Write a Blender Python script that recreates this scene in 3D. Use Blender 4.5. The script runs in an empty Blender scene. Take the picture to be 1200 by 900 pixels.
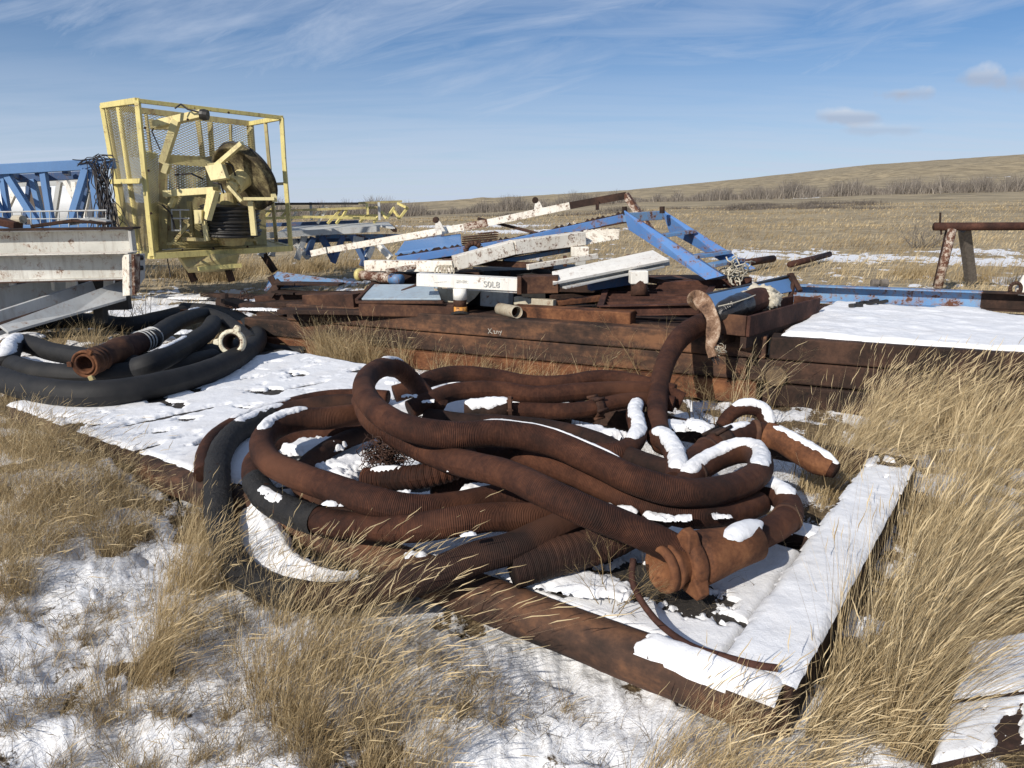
import bpy, math, random
import numpy as np
from mathutils import Vector, Matrix
R = math.radians
rng = np.random.default_rng(7)
random.seed(7)
scene = bpy.context.scene
col = scene.collection
CAM_H = 1.7; PITCH = R(13.9); F = 866.0
cp, sp = math.cos(PITCH), math.sin(PITCH)

def P(px, py, z=None, Y=None):
    """real point seen at a photograph position, at height z or at distance Y"""
    a = (px-600)/F; b = (450-py)/F
    d = Vector((a, cp+b*sp, -sp+b*cp))
    t = (z-CAM_H)/d.z if z is not None else Y/d.y
    return Vector((0, 0, CAM_H)) + d*t
def V3(*a): return Vector(a)

# ------------------------------------------------------------ noise
def _hash(ix, iy, seed):
    n = (ix*374761393 + iy*668265263 + seed*2147483647) & 0xffffffff
    n = ((n ^ (n >> 13))*1274126177) & 0xffffffff
    return ((n ^ (n >> 16)) & 0xffff)/65535.0
def vnoise(x, y, seed=0):
    x = np.asarray(x, float); y = np.asarray(y, float)
    ix = np.floor(x).astype(np.int64); iy = np.floor(y).astype(np.int64)
    fx = x-ix; fy = y-iy
    fx = fx*fx*(3-2*fx); fy = fy*fy*(3-2*fy)
    a = _hash(ix, iy, seed); b = _hash(ix+1, iy, seed); c = _hash(ix, iy+1, seed); d = _hash(ix+1, iy+1, seed)
    return (a*(1-fx)+b*fx)*(1-fy) + (c*(1-fx)+d*fx)*fy
def fbm(x, y, oct=4, seed=0, gain=.5):
    s = 0; a = 1; t = 0
    for i in range(oct):
        s = s + a*vnoise(x*2**i+17.3*i, y*2**i-9.1*i, seed+i); t += a; a *= gain
    return s/t

# ------------------------------------------------------------ object helpers
def tag(o, label=None, cat=None, group=None, kind=None):
    if label: o['label'] = label
    if cat: o['category'] = cat
    if group: o['group'] = group
    if kind: o['kind'] = kind
    return o
def thing(name, label, cat, loc=(0, 0, 0), group=None):
    o = bpy.data.objects.new(name, None); col.objects.link(o)
    o.empty_display_size = .1
    o.location = loc
    return tag(o, label, cat, group)
WL = {}
def wloc(o):
    l = Vector(o.location)
    while o.parent: o = o.parent; l += Vector(o.location)
    return l
def link_mesh(name, verts, faces, mat, parent=None, smooth=False, uvs=None, mats=None, midx=None, bevel=0, attr=None, origin=None):
    verts = np.asarray(verts, dtype=np.float64).reshape(-1, 3)
    pl = np.array(wloc(parent)) if parent else np.zeros(3)
    if origin is None:
        lo, hi = verts.min(0), verts.max(0)
        org = np.array([(lo[0]+hi[0])/2, (lo[1]+hi[1])/2, lo[2]])
    else: org = np.array(origin)
    me = bpy.data.meshes.new(name)
    v = verts-org
    if isinstance(faces, np.ndarray):
        n, k = faces.shape
        me.vertices.add(len(v)); me.vertices.foreach_set('co', v.astype(np.float32).ravel())
        me.loops.add(n*k); me.loops.foreach_set('vertex_index', faces.astype(np.int32).ravel())
        me.polygons.add(n); me.polygons.foreach_set('loop_start', np.arange(0, n*k, k, dtype=np.int32))
        me.polygons.foreach_set('loop_total', np.full(n, k, np.int32))
        me.update(calc_edges=True)
    else:
        me.from_pydata(v.tolist(), [], faces)
    for m in (mats or [mat]): me.materials.append(m)
    if midx is not None: me.polygons.foreach_set('material_index', np.asarray(midx, np.int32))
    if smooth: me.polygons.foreach_set('use_smooth', np.ones(len(me.polygons), bool))
    if uvs is not None:
        ul = me.uv_layers.new(name='UVMap')
        li = np.zeros(len(me.loops), np.int32); me.loops.foreach_get('vertex_index', li)
        ul.data.foreach_set('uv', np.asarray(uvs, np.float32)[li].ravel())
    if attr is not None:
        for k, a in attr.items():
            at = me.attributes.new(k, 'FLOAT', 'POINT'); at.data.foreach_set('value', np.asarray(a, np.float32))
    me.validate()
    o = bpy.data.objects.new(name, me); col.objects.link(o)
    o.location = (org-pl).tolist()
    if parent: o.parent = parent
    if bevel:
        b = o.modifiers.new('bevel', 'BEVEL'); b.width = bevel; b.segments = 2; b.limit_method = 'ANGLE'; b.angle_limit = R(40)
    return o

def frame_of(a, b, up=None):
    a = Vector(a); b = Vector(b)
    d = (b-a).normalized()
    up = Vector(up) if up is not None else Vector((0, 0, 1))
    if abs(d.dot(up)) > .97: up = Vector((0, 1, 0))
    s = d.cross(up).normalized(); u = s.cross(d).normalized()
    return d, s, u

class MB:
    def __init__(s): s.v = []; s.f = []
    def add(s, vs, fs):
        k = len(s.v); s.v += [tuple(x) for x in vs]; s.f += [tuple(i+k for i in f) for f in fs]; return s
    def sweep(s, a, b, poly, up=None, poly2=None):
        """poly = closed outline in (side, up) swept from a to b"""
        a = Vector(a); b = Vector(b)
        d, sd, u = frame_of(a, b, up); n = len(poly); p2 = poly2 or poly
        vs = [a+sd*x+u*y for x, y in poly] + [b+sd*x+u*y for x, y in p2]
        fs = [(i, (i+1) % n, (i+1) % n+n, i+n) for i in range(n)] + [tuple(range(n))[::-1], tuple(range(n, 2*n))]
        return s.add(vs, fs)
    def bar(s, a, b, w, h, up=None):
        return s.sweep(a, b, [(-w/2, -h/2), (w/2, -h/2), (w/2, h/2), (-w/2, h/2)], up)
    def ibeam(s, a, b, w, h, t=.015, up=None):
        t2 = t*.6
        return s.sweep(a, b, [(-w/2, -h/2), (w/2, -h/2), (w/2, -h/2+t), (t2, -h/2+t), (t2, h/2-t), (w/2, h/2-t), (w/2, h/2), (-w/2, h/2), (-w/2, h/2-t), (-t2, h/2-t), (-t2, -h/2+t), (-w/2, -h/2+t)], up)
    def channel(s, a, b, w, h, t=.012, up=None, flip=1):
        """web on one side, flanges out to the other"""
        f = flip
        p = [(-f*w/2, -h/2), (f*w/2, -h/2), (f*w/2, -h/2+t), (-f*(w/2-t), -h/2+t), (-f*(w/2-t), h/2-t), (f*w/2, h/2-t), (f*w/2, h/2), (-f*w/2, h/2)]
        if f < 0: p = p[::-1]
        return s.sweep(a, b, p, up)
    def angle(s, a, b, w, t=.01, up=None):
        return s.sweep(a, b, [(0, 0), (w, 0), (w, t), (t, t), (t, w), (0, w)], up)
    def cyl(s, a, b, r, r2=None, n=14, hollow=0):
        r2 = r if r2 is None else r2
        c = [(math.cos(2*math.pi*i/n), math.sin(2*math.pi*i/n)) for i in range(n)]
        if not hollow:
            return s.sweep(a, b, [(x*r, y*r) for x, y in c], None, [(x*r2, y*r2) for x, y in c])
        a = Vector(a); b = Vector(b); d, sd, u = frame_of(a, b)
        vs = []
        for q, rr in ((a, r), (a, r*hollow), (b, r2), (b, r2*hollow)):
            vs += [q+sd*x*rr+u*y*rr for x, y in c]
        fs = []
        for i in range(n):
            j = (i+1) % n
            fs += [(i, j, j+2*n, i+2*n), (i+n, i+3*n, j+3*n, j+n), (i, i+n, j+n, j), (i+2*n, j+2*n, j+3*n, i+3*n)]
        return s.add(vs, fs)
    def pipe(s, pts, r, n=8):
        for i in range(len(pts)-1): s.cyl(pts[i], pts[i+1], r, n=n)
        return s
    def plate(s, q, t):
        """quad q of four points given thickness t"""
        q = [Vector(x) for x in q]
        nrm = (q[1]-q[0]).cross(q[-1]-q[0]).normalized()*t
        n = len(q)
        return s.add(q+[x+nrm for x in q], [tuple(range(n))[::-1], tuple(range(n, 2*n))]+[(i, (i+1) % n, (i+1) % n+n, i+n) for i in range(n)])
    def lathe(s, a, b, prof, n=28):
        """prof = [(t along a->b in metres, radius)]"""
        a = Vector(a); d, sd, u = frame_of(a, b)
        vs = []
        for t, r in prof:
            vs += [a+d*t+sd*(math.cos(2*math.pi*i/n)*r)+u*(math.sin(2*math.pi*i/n)*r) for i in range(n)]
        fs = []
        for k in range(len(prof)-1):
            for i in range(n):
                j = (i+1) % n
                fs.append((k*n+i, k*n+j, (k+1)*n+j, (k+1)*n+i))
        return s.add(vs, fs)
    def build(s, name, mat, parent=None, smooth=False, bevel=0):
        return link_mesh(name, s.v, s.f, mat, parent, smooth, bevel=bevel)

def catmull(pts, step=.02):
    """pts: rows of any width, first three are x y z"""
    pts = np.array(pts, float)
    p = np.vstack([2*pts[0]-pts[1], pts, 2*pts[-1]-pts[-2]])
    out = []
    for i in range(1, len(p)-2):
        L = np.linalg.norm(p[i+1, :3]-p[i, :3]); n = max(2, int(L/step))
        t = np.linspace(0, 1, n, endpoint=False)[:, None]
        a, b, c, d = p[i-1], p[i], p[i+1], p[i+2]
        out.append(.5*((2*b)+(-a+c)*t+(2*a-5*b+4*c-d)*t**2+(-a+3*b-3*c+d)*t**3))
    out.append(pts[-1:])
    return np.vstack(out)
def tube_arrays(c, rad, n=20, wr=None, rough=.004, seed=0, flat=1.0):
    """c (m,3) centres, rad (m,), returns verts, quads, uv"""
    m = len(c)
    T = np.gradient(c, axis=0); T /= np.linalg.norm(T, axis=1)[:, None]
    N = np.zeros((m, 3)); n0 = np.cross(T[0], [0, 0, 1.0])
    if np.linalg.norm(n0) < .1: n0 = np.cross(T[0], [0, 1.0, 0])
    N[0] = n0/np.linalg.norm(n0)
    for i in range(1, m):
        v = N[i-1]-T[i]*np.dot(N[i-1], T[i]); N[i] = v/np.linalg.norm(v)
    B = np.cross(T, N)
    L = np.concatenate([[0], np.cumsum(np.linalg.norm(np.diff(c, axis=0), axis=1))])
    th = np.linspace(0, 2*np.pi, n+1)
    TH, LL = np.meshgrid(th, L)
    rr = np.repeat(rad[:, None], n+1, 1)
    nz = (fbm(LL*9+seed*7, np.cos(TH)*1.3+np.sin(TH)*.7+seed, 3, seed)-.5)*2
    rr = rr*(1+rough*14*nz)
    if wr:
        for (s0, s1, amp, freq, shear) in wr:
            w = np.clip(np.minimum((LL-s0)/.05, (s1-LL)/.05), 0, 1)
            ph = LL*freq + np.sin(TH+1)*shear + 1.5*fbm(LL*6, TH*.6, 2, seed+5)
            rr = rr + w*amp*(np.abs(np.sin(ph))**.6-.6)*(.6+.8*fbm(LL*10, np.cos(TH)*2, 2, seed+9))
    X = c[:, None, :]+N[:, None, :]*(np.cos(TH)*rr)[..., None]+B[:, None, :]*(np.sin(TH)*rr)[..., None]
    idx = np.arange(m*(n+1)).reshape(m, n+1)
    q = np.stack([idx[:-1, :-1], idx[:-1, 1:], idx[1:, 1:], idx[1:, :-1]], -1).reshape(-1, 4)
    uv = np.stack([LL, TH/(2*np.pi)], -1).reshape(-1, 2)
    return X.reshape(-1, 3), q, uv, L
def tube(name, pts, r, mat, parent=None, n=20, wr=None, rough=.004, seed=0, step=.015, caps=True):
    c = catmull([list(p)+([] if len(p) > 3 else [r]) for p in pts], step)
    v, q, uv, L = tube_arrays(c[:, :3], c[:, 3], n, wr, rough, seed)
    if caps:
        k = len(v); m = n+1
        v = np.vstack([v, c[:1, :3], c[-1:, :3]]); uv = np.vstack([uv, [[0, 0]], [[1, 0]]])
        e = len(v)
        qa = [[i+1, i, k, k] for i in range(n)]
        last = k-m
        qb = [[last+i, last+i+1, k+1, k+1] for i in range(n)]
        faces = q.tolist()+[a[:3] for a in qa]+[b[:3] for b in qb]
    else: faces = q
    o = link_mesh(name, v, faces, mat, parent, True, uvs=uv)
    return o, c

# ------------------------------------------------------------ materials
def newmat(name):
    m = bpy.data.materials.new(name); m.use_nodes = True
    nt = m.node_tree; nt.nodes.clear()
    out = nt.nodes.new('ShaderNodeOutputMaterial'); b = nt.nodes.new('ShaderNodeBsdfPrincipled')
    nt.links.new(b.outputs[0], out.inputs[0])
    return m, nt, b, out
def nd(nt, t, **kw):
    n = nt.nodes.new(t)
    for k, v in kw.items():
        if k.startswith('i_'): n.inputs[k[2:].replace('_', ' ')].default_value = v
        else: setattr(n, k, v)
    return n
def noise(nt, vec, scale, detail=6, rough=.6):
    n = nd(nt, 'ShaderNodeTexNoise'); n.inputs['Scale'].default_value = scale
    n.inputs['Detail'].default_value = detail; n.inputs['Roughness'].default_value = rough
    if vec is not None: nt.links.new(vec, n.inputs['Vector'])
    return n.outputs['Fac']
def ramp(nt, fac, stops, interp='LINEAR'):
    r = nd(nt, 'ShaderNodeValToRGB'); cr = r.color_ramp; cr.interpolation = interp
    while len(cr.elements) < len(stops): cr.elements.new(.5)
    for e, (p, c) in zip(cr.elements, stops):
        e.position = p; e.color = (c, c, c, 1) if isinstance(c, (int, float)) else (*c, 1)
    nt.links.new(fac, r.inputs[0]); return r.outputs[0]
def mix(nt, f, a, b):
    m = nd(nt, 'ShaderNodeMix', data_type='RGBA')
    for s, v in ((m.inputs[0], f), (m.inputs[6], a), (m.inputs[7], b)):
        if hasattr(v, 'is_output') or hasattr(v, 'links'): nt.links.new(v, s)
        elif isinstance(v, (int, float)): s.default_value = v
        else: s.default_value = (*v, 1)
    return m.outputs[2]
def math_(nt, op, a, b=None):
    m = nd(nt, 'ShaderNodeMath', operation=op)
    for s, v in zip(m.inputs, (a, b)):
        if v is None: continue
        if isinstance(v, (int, float)): s.default_value = v
        else: nt.links.new(v, s)
    return m.outputs[0]
def bump(nt, b, h, strength=.4, dist=.01, prev=None):
    n = nd(nt, 'ShaderNodeBump'); n.inputs['Strength'].default_value = strength; n.inputs['Distance'].default_value = dist
    nt.links.new(h, n.inputs['Height'])
    if prev is not None: nt.links.new(prev, n.inputs['Normal'])
    nt.links.new(n.outputs[0], b.inputs['Normal']); return n.outputs[0]
def pos(nt, sc=(1, 1, 1)):
    g = nd(nt, 'ShaderNodeNewGeometry'); m = nd(nt, 'ShaderNodeMapping')
    m.inputs['Scale'].default_value = sc
    nt.links.new(g.outputs['Position'], m.inputs[0]); return m.outputs[0]

def rust_mat(name, dark=(.025, .014, .011), mid=(.066, .032, .021), lite=(.15, .074, .04), bias=.5, scale=3.0, hose=False, streak=0, spread=.13):
    m, nt, b, out = newmat(name)
    p = pos(nt, (1, 1, 1 if not streak else streak))
    n1 = noise(nt, p, scale, 8, .62); n2 = noise(nt, pos(nt), scale*9, 6, .7)
    f = math_(nt, 'ADD', math_(nt, 'MULTIPLY', n1, .7), math_(nt, 'MULTIPLY', n2, .3))
    c = ramp(nt, f, [(bias-spread, dark), (bias, mid), (bias+spread*1.1, lite)])
    if hose:
        uv = nd(nt, 'ShaderNodeUVMap'); w = nd(nt, 'ShaderNodeTexWave', wave_type='BANDS', bands_direction='X')
        mp = nd(nt, 'ShaderNodeMapping'); mp.inputs['Scale'].default_value = (1, .022, 1)
        nt.links.new(uv.outputs[0], mp.inputs[0]); nt.links.new(mp.outputs[0], w.inputs[0])
        w.inputs['Scale'].default_value = 46; w.inputs['Distortion'].default_value = 2.2; w.inputs['Detail'].default_value = 2
        w.inputs['Detail Scale'].default_value = 2
        c = mix(nt, ramp(nt, w.outputs['Fac'], [(0, .6), (.5, 0)]), c, (.010, .006, .005))
        c = mix(nt, ramp(nt, noise(nt, pos(nt), 1.7, 4, .5), [(.52, 0), (.66, .5)]), c, (.15, .062, .032))
        x = bump(nt, b, w.outputs['Fac'], .7, .0032)
        bump(nt, b, n2, .5, .006, x)
    else:
        bump(nt, b, f, .5, .012)
    nt.links.new(c, b.inputs['Base Color'])
    b.inputs['Roughness'].default_value = .82; b.inputs['Specular IOR Level'].default_value = .25
    return m
def paint_mat(name, c, c2=None, chips=.58, scale=6, rust=(.07, .03, .018), rough=.5, soft=.02, dirt=.35, fine=None):
    """weathered paint: chips down to rust, brown bleeding round them, grime"""
    m, nt, b, out = newmat(name)
    p = pos(nt); c2 = c2 or tuple(x*.75 for x in c)
    base = mix(nt, ramp(nt, noise(nt, p, 1.6, 5), [(.38, 0), (.65, 1)]), c, c2)
    st = noise(nt, pos(nt, (9, 9, 1.2)), 2.0, 5, .65)
    base = mix(nt, math_(nt, 'MULTIPLY', ramp(nt, st, [(.5, 0), (.75, 1)]), dirt), base, (.17, .11, .07))
    n = math_(nt, 'ADD', math_(nt, 'MULTIPLY', noise(nt, p, scale, 9, .68), .62), math_(nt, 'MULTIPLY', noise(nt, p, fine or scale*5, 6, .7), .38))
    halo = ramp(nt, n, [(chips-.07, 0), (chips, .6)]); chip = ramp(nt, n, [(chips, 0), (chips+soft, 1)])
    base = mix(nt, halo, base, (.28, .15, .08))
    rc = mix(nt, noise(nt, p, 30, 5), rust, tuple(x*2.2 for x in rust))
    base = mix(nt, chip, base, rc)
    nt.links.new(base, b.inputs['Base Color'])
    r = ramp(nt, chip, [(0, rough), (1, .85)]); nt.links.new(r, b.inputs['Roughness'])
    bump(nt, b, math_(nt, 'SUBTRACT', math_(nt, 'MULTIPLY', noise(nt, p, 14, 4), .25), chip), .35, .004)
    b.inputs['Specular IOR Level'].default_value = .4
    return m
def plain_mat(name, c, c2=None, scale=8, rough=.7, bs=.3, bd=.006, metallic=0):
    m, nt, b, out = newmat(name)
    p = pos(nt); c2 = c2 or tuple(x*.55 for x in c)
    n = noise(nt, p, scale, 8, .65)
    nt.links.new(mix(nt, ramp(nt, n, [(.35, 0), (.68, 1)]), c, c2), b.inputs['Base Color'])
    b.inputs['Roughness'].default_value = rough; b.inputs['Metallic'].default_value = metallic
    bump(nt, b, noise(nt, p, scale*4, 6, .7), bs, bd)
    return m
M = {}
M['hose'] = rust_mat('rusted_hose', (.022, .0095, .0065), (.060, .0225, .013), (.130, .050, .026), hose=True, scale=4)
M['hose_dark'] = rust_mat('dark_hose', (.014, .009, .007), (.032, .016, .012), (.065, .030, .019), hose=True, scale=4)
M['rubber'] = plain_mat('black_rubber', (.0045, .005, .006), (.016, .015, .015), 7, .72, .5, .005)
M['white_shaded'] = paint_mat('shaded_white_paint', (.66, .65, .60), (.52, .51, .46), chips=.60, scale=9, fine=60, dirt=.5)  # dirty white, greyed to hold the shadow on the left I-beams
M['rubber_worn'] = plain_mat('worn_rubber', (.007, .007, .008), (.022, .020, .019), 14, .75, 1.0, .014)
M['rust'] = rust_mat('rust')
M['rust_orange'] = rust_mat('orange_rust', (.045, .02, .012), (.135, .055, .026), (.25, .11, .048), scale=5)
M['rust_beam'] = rust_mat('beam_rust', (.020, .015, .013), (.068, .038, .026), (.19, .092, .048), bias=.5, scale=1.6, streak=3.5, spread=.11)
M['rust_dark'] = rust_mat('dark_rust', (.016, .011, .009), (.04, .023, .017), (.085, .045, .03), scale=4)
M['rust_red'] = rust_mat('red_rust', (.026, .012, .010), (.06, .026, .018), (.12, .052, .034), scale=4)
M['white'] = paint_mat('white_paint', (.86, .84, .78), (.78, .75, .68), chips=.625, scale=9, fine=60, dirt=.25)
M['white_chip'] = paint_mat('chipped_white_paint', (.84, .80, .71), (.72, .67, .57), chips=.578, scale=16, fine=55, dirt=.3)
M['white_rusty'] = paint_mat('rusty_white_paint', (.6, .55, .47), (.42, .36, .3), chips=.49, scale=11, dirt=.8)
M['grey_paint'] = paint_mat('grey_white_paint', (.52, .53, .52), (.40, .41, .40), chips=.62, scale=6)
M['pale_blue'] = paint_mat('pale_blue_paint', (.36, .44, .50), (.28, .35, .41), chips=.63, scale=9, dirt=.3)
M['blue'] = paint_mat('blue_paint', (.085, .20, .46), (.12, .25, .50), chips=.585, scale=8, dirt=.12)
M['blue_plain'] = paint_mat('even_blue_paint', (.12, .245, .47), (.10, .21, .42), chips=.66, scale=8, dirt=.1)
M['blue_rusty'] = paint_mat('rusty_blue_paint', (.10, .24, .46), (.18, .30, .45), chips=.55, scale=7, dirt=.3)
M['blue_dark'] = paint_mat('dark_blue_paint', (.045, .09, .2), (.06, .12, .24), chips=.62, scale=9)
M['yellow'] = paint_mat('yellow_paint', (.76, .65, .25), (.62, .53, .21), chips=.615, scale=9, fine=50, rust=(.09, .06, .03), dirt=.5)
M['yellow_pale'] = paint_mat('pale_yellow_paint', (.80, .70, .36), (.66, .57, .29), chips=.62, scale=9, fine=50, dirt=.45)
M['yellow_shade_grime'] = paint_mat('shaded_grimy_yellow_paint', (.52, .44, .20), (.33, .28, .14), chips=.60, scale=5, rust=(.06, .045, .03), dirt=.7)  # grime plus the shadow on rear cage parts, mixed into the yellow
M['orange'] = paint_mat('orange_paint', (.62, .28, .05), (.5, .2, .04), chips=.56, scale=20)
M['cream'] = paint_mat('cream_paint', (.52, .47, .36), (.4, .35, .26), chips=.6, scale=14, dirt=.6)
M['union'] = paint_mat('chipped_cream_paint', (.72, .68, .52), (.62, .56, .4), chips=.57, scale=40)
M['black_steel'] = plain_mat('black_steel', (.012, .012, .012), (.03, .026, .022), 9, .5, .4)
M['black_bag'] = plain_mat('black_plastic', (.016, .016, .018), (.03, .026, .025), 12, .28, .5, .01)
M['cloth'] = plain_mat('off_white_cloth', (.62, .57, .46), (.4, .36, .28), 14, .9, .6, .01)
M['timber'] = plain_mat('old_timber', (.17, .115, .065), (.06, .042, .03), 22, .9, .8, .01)
M['wood_dark'] = plain_mat('dark_wood', (.05, .042, .035), (.018, .015, .013), 26, .9, .9, .012)  # very dark brown, shows black through slits in the snow
M['wood'] = plain_mat('weathered_wood', (.22, .19, .16), (.10, .085, .07), 20, .9, .8, .01)
M['wire'] = plain_mat('rusty_wire', (.05, .028, .02), (.09, .04, .025), 20, .85)
M['wire_black'] = plain_mat('dark_wire', (.02, .018, .018), (.06, .05, .05), 20, .6)
M['marker'] = plain_mat('faded_marker', (.26, .25, .23), (.8, .78, .72), 90, .9)
M['chalk'] = plain_mat('chalk', (.6, .57, .5), (.4, .36, .3), 60, .9)
M['tank'] = plain_mat('white_tank_paint', (.72, .74, .76), (.6, .62, .64), 2, .5, .1)
M['brown_panel'] = plain_mat('brown_panel', (.12, .095, .08), (.07, .055, .045), 10, .8)
M['sheave'] = rust_mat('grimy_sheave', (.028,.022,.016), (.085,.066,.036), (.32,.27,.14), scale=4)
M['twig'] = plain_mat('grey_twig', (.20, .165, .13), (.12, .10, .08), 20, .9)

def snow_mat():
    m, nt, b, out = newmat('snow')
    p = pos(nt)
    n = noise(nt, p, 22, 8, .7); n3 = noise(nt, p, 140, 3, .6)
    sc0 = mix(nt, ramp(nt, n, [(.5, 0), (.72, .5)]), (.84, .85, .87), (.66, .66, .66))
    sc0 = mix(nt, ramp(nt, noise(nt, p, 75, 3, .8), [(.68, 0), (.74, .7)]), sc0, (.30, .24, .18))
    sc0 = mix(nt, ramp(nt, noise(nt, p, 3.5, 5, .6), [(.5, 0), (.7, .22)]), sc0, (.55, .50, .44))
    nt.links.new(sc0, b.inputs['Base Color'])
    b.inputs['Roughness'].default_value = .65; b.inputs['Specular IOR Level'].default_value = .3
    h = math_(nt, 'ADD', n, math_(nt, 'MULTIPLY', n3, .35))
    bump(nt, b, h, .5, .010)
    return m
M['snow'] = snow_mat()
def straw_mat(name, a, b_, c):
    m = bpy.data.materials.new(name); m.use_nodes = True; nt = m.node_tree; nt.nodes.clear()
    out = nd(nt, 'ShaderNodeOutputMaterial'); at = nd(nt, 'ShaderNodeAttribute', attribute_name='tone')
    cc = ramp(nt, at.outputs['Fac'], [(0, a), (.5, b_), (1, c)])
    d = nd(nt, 'ShaderNodeBsdfDiffuse'); t = nd(nt, 'ShaderNodeBsdfTranslucent'); mx = nd(nt, 'ShaderNodeMixShader')
    g = nd(nt, 'ShaderNodeBsdfGlossy'); g.inputs['Roughness'].default_value = .45; g.inputs['Color'].default_value = (.6, .55, .45, 1)
    m2 = nd(nt, 'ShaderNodeMixShader'); m2.inputs[0].default_value = .05
    mx.inputs[0].default_value = .22
    nt.links.new(cc, d.inputs[0]); nt.links.new(cc, t.inputs[0]); nt.links.new(d.outputs[0], mx.inputs[1]); nt.links.new(t.outputs[0], mx.inputs[2])
    nt.links.new(mx.outputs[0], m2.inputs[1]); nt.links.new(g.outputs[0], m2.inputs[2]); nt.links.new(m2.outputs[0], out.inputs[0])
    return m
M['straw'] = straw_mat('straw', (.12, .085, .048), (.40, .295, .155), (.72, .585, .36))
M['straw_grey'] = straw_mat('grey_straw', (.09, .07, .05), (.21, .165, .11), (.36, .295, .20))
M['brush'] = straw_mat('bare_brush', (.13, .11, .095), (.235, .205, .175), (.35, .305, .255))
# ------------------------------------------------------------ camera, sun, sky
cam_d = bpy.data.cameras.new('camera'); cam = bpy.data.objects.new('camera', cam_d); col.objects.link(cam)
cam.location = (0, 0, CAM_H); cam.rotation_euler = (R(90)-PITCH, 0, 0)
cam_d.sensor_width = 36; cam_d.lens = 36*F/1200; cam_d.clip_start = .05; cam_d.clip_end = 8000
scene.camera = cam
SUN_EL = R(32); SX, SY = -.60, -.80
_n = math.hypot(SX, SY); SX /= _n; SY /= _n
sd = bpy.data.lights.new('sun', 'SUN'); sd.energy = 4.7; sd.angle = R(.5); sd.color = (1, .93, .83)
so = bpy.data.objects.new('sun', sd); col.objects.link(so)
tv = Vector((-SX*math.cos(SUN_EL), -SY*math.cos(SUN_EL), -math.sin(SUN_EL)))
so.rotation_euler = tv.to_track_quat('-Z', 'Y').to_euler(); so.location = (SX*20, SY*20, 12)
w = bpy.data.worlds.new('World'); scene.world = w; w.use_nodes = True
nt = w.node_tree; nt.nodes.clear()
wo = nd(nt, 'ShaderNodeOutputWorld'); bg = nd(nt, 'ShaderNodeBackground'); bg.inputs['Strength'].default_value = .085
sky = nd(nt, 'ShaderNodeTexSky', sky_type='NISHITA'); sky.sun_disc = False
sky.sun_elevation = SUN_EL; sky.sun_rotation = math.atan2(SX, SY); sky.altitude = 800; sky.air_density = .85; sky.dust_density = .15; sky.ozone_density = 4.5
tc = nd(nt, 'ShaderNodeTexCoord'); sep = nd(nt, 'ShaderNodeSeparateXYZ'); nt.links.new(tc.outputs['Generated'], sep.inputs[0])
X, Y, Z = sep.outputs
zz = math_(nt, 'ADD', math_(nt, 'MAXIMUM', Z, 0), .10)
cu = math_(nt, 'DIVIDE', X, zz); cv = math_(nt, 'DIVIDE', Y, zz)
cmb = nd(nt, 'ShaderNodeCombineXYZ'); nt.links.new(cu, cmb.inputs[0]); nt.links.new(cv, cmb.inputs[1])
def cl(sc, rot, scale, det, rg, dist=.0):
    mp = nd(nt, 'ShaderNodeMapping'); mp.inputs['Scale'].default_value = sc; mp.inputs['Rotation'].default_value = (0, 0, rot)
    nt.links.new(cmb.outputs[0], mp.inputs[0])
    n = nd(nt, 'ShaderNodeTexNoise'); n.inputs['Scale'].default_value = scale; n.inputs['Detail'].default_value = det; n.inputs['Roughness'].default_value = rg
    n.inputs['Distortion'].default_value = dist
    nt.links.new(mp.outputs[0], n.inputs[0]); return n.outputs['Fac']
c1 = cl((.45, 1.9, 1), R(54), 1.4, 9, .6, .7)         # long streaks of cirrus
c2 = cl((1, 1, 1), R(10), .42, 5, .5, .3)                 # where the streaks gather
cir = math_(nt, 'ADD', math_(nt, 'MULTIPLY', c1, .55), math_(nt, 'MULTIPLY', c2, .6))
c3 = cl((.9, 1.6, 1), R(64), 1.0, 10, .66, .5)
cir = math_(nt, 'MAXIMUM', ramp(nt, cir, [(.48, .03), (.56, .26), (.70, .75)]), ramp(nt, c3, [(.42, .05), (.56, .38), (.72, .75)]))
low = ramp(nt, Z, [(.0, .95), (.05, .85), (.11, .55), (.17, .25), (.25, .03)])         # milky veil low over the plain
ay = math_(nt, 'MAXIMUM', Y, .05); cm2 = nd(nt, 'ShaderNodeCombineXYZ'); nt.links.new(math_(nt, 'DIVIDE', X, ay), cm2.inputs[0]); nt.links.new(math_(nt, 'DIVIDE', Z, ay), cm2.inputs[1])
def wisps(rot, sc, scale, seed, det=10, rg=.62, dist=.6):
    mr = nd(nt, 'ShaderNodeMapping'); mr.inputs['Rotation'].default_value = (0, 0, rot); mr.inputs['Location'].default_value = (seed, seed*.7, 0); nt.links.new(cm2.outputs[0], mr.inputs[0])
    ms = nd(nt, 'ShaderNodeMapping'); ms.inputs['Scale'].default_value = sc; nt.links.new(mr.outputs[0], ms.inputs[0])
    n = nd(nt, 'ShaderNodeTexNoise'); n.inputs['Scale'].default_value = scale; n.inputs['Detail'].default_value = det; n.inputs['Roughness'].default_value = rg; n.inputs['Distortion'].default_value = dist
    nt.links.new(ms.outputs[0], n.inputs[0]); return n.outputs['Fac']
w1 = ramp(nt, wisps(R(-12), (1.0, 6.5, 1), 1.6, 3.1), [(.38, .03), (.52, .36), (.68, .8)])
w2 = ramp(nt, wisps(R(-22), (1.0, 5, 1), 2.3, 7.7, 12, .68, .9), [(.41, .0), (.56, .34), (.74, .7)])
wm_ = ramp(nt, wisps(0, (1, 1.6, 1), 1.6, 1.3, 3, .5, .3), [(.34, .30), (.52, 1)])
cir = math_(nt, 'MAXIMUM', math_(nt, 'MULTIPLY', cir, .6), math_(nt, 'MULTIPLY', math_(nt, 'MAXIMUM', w1, w2), wm_))
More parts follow.
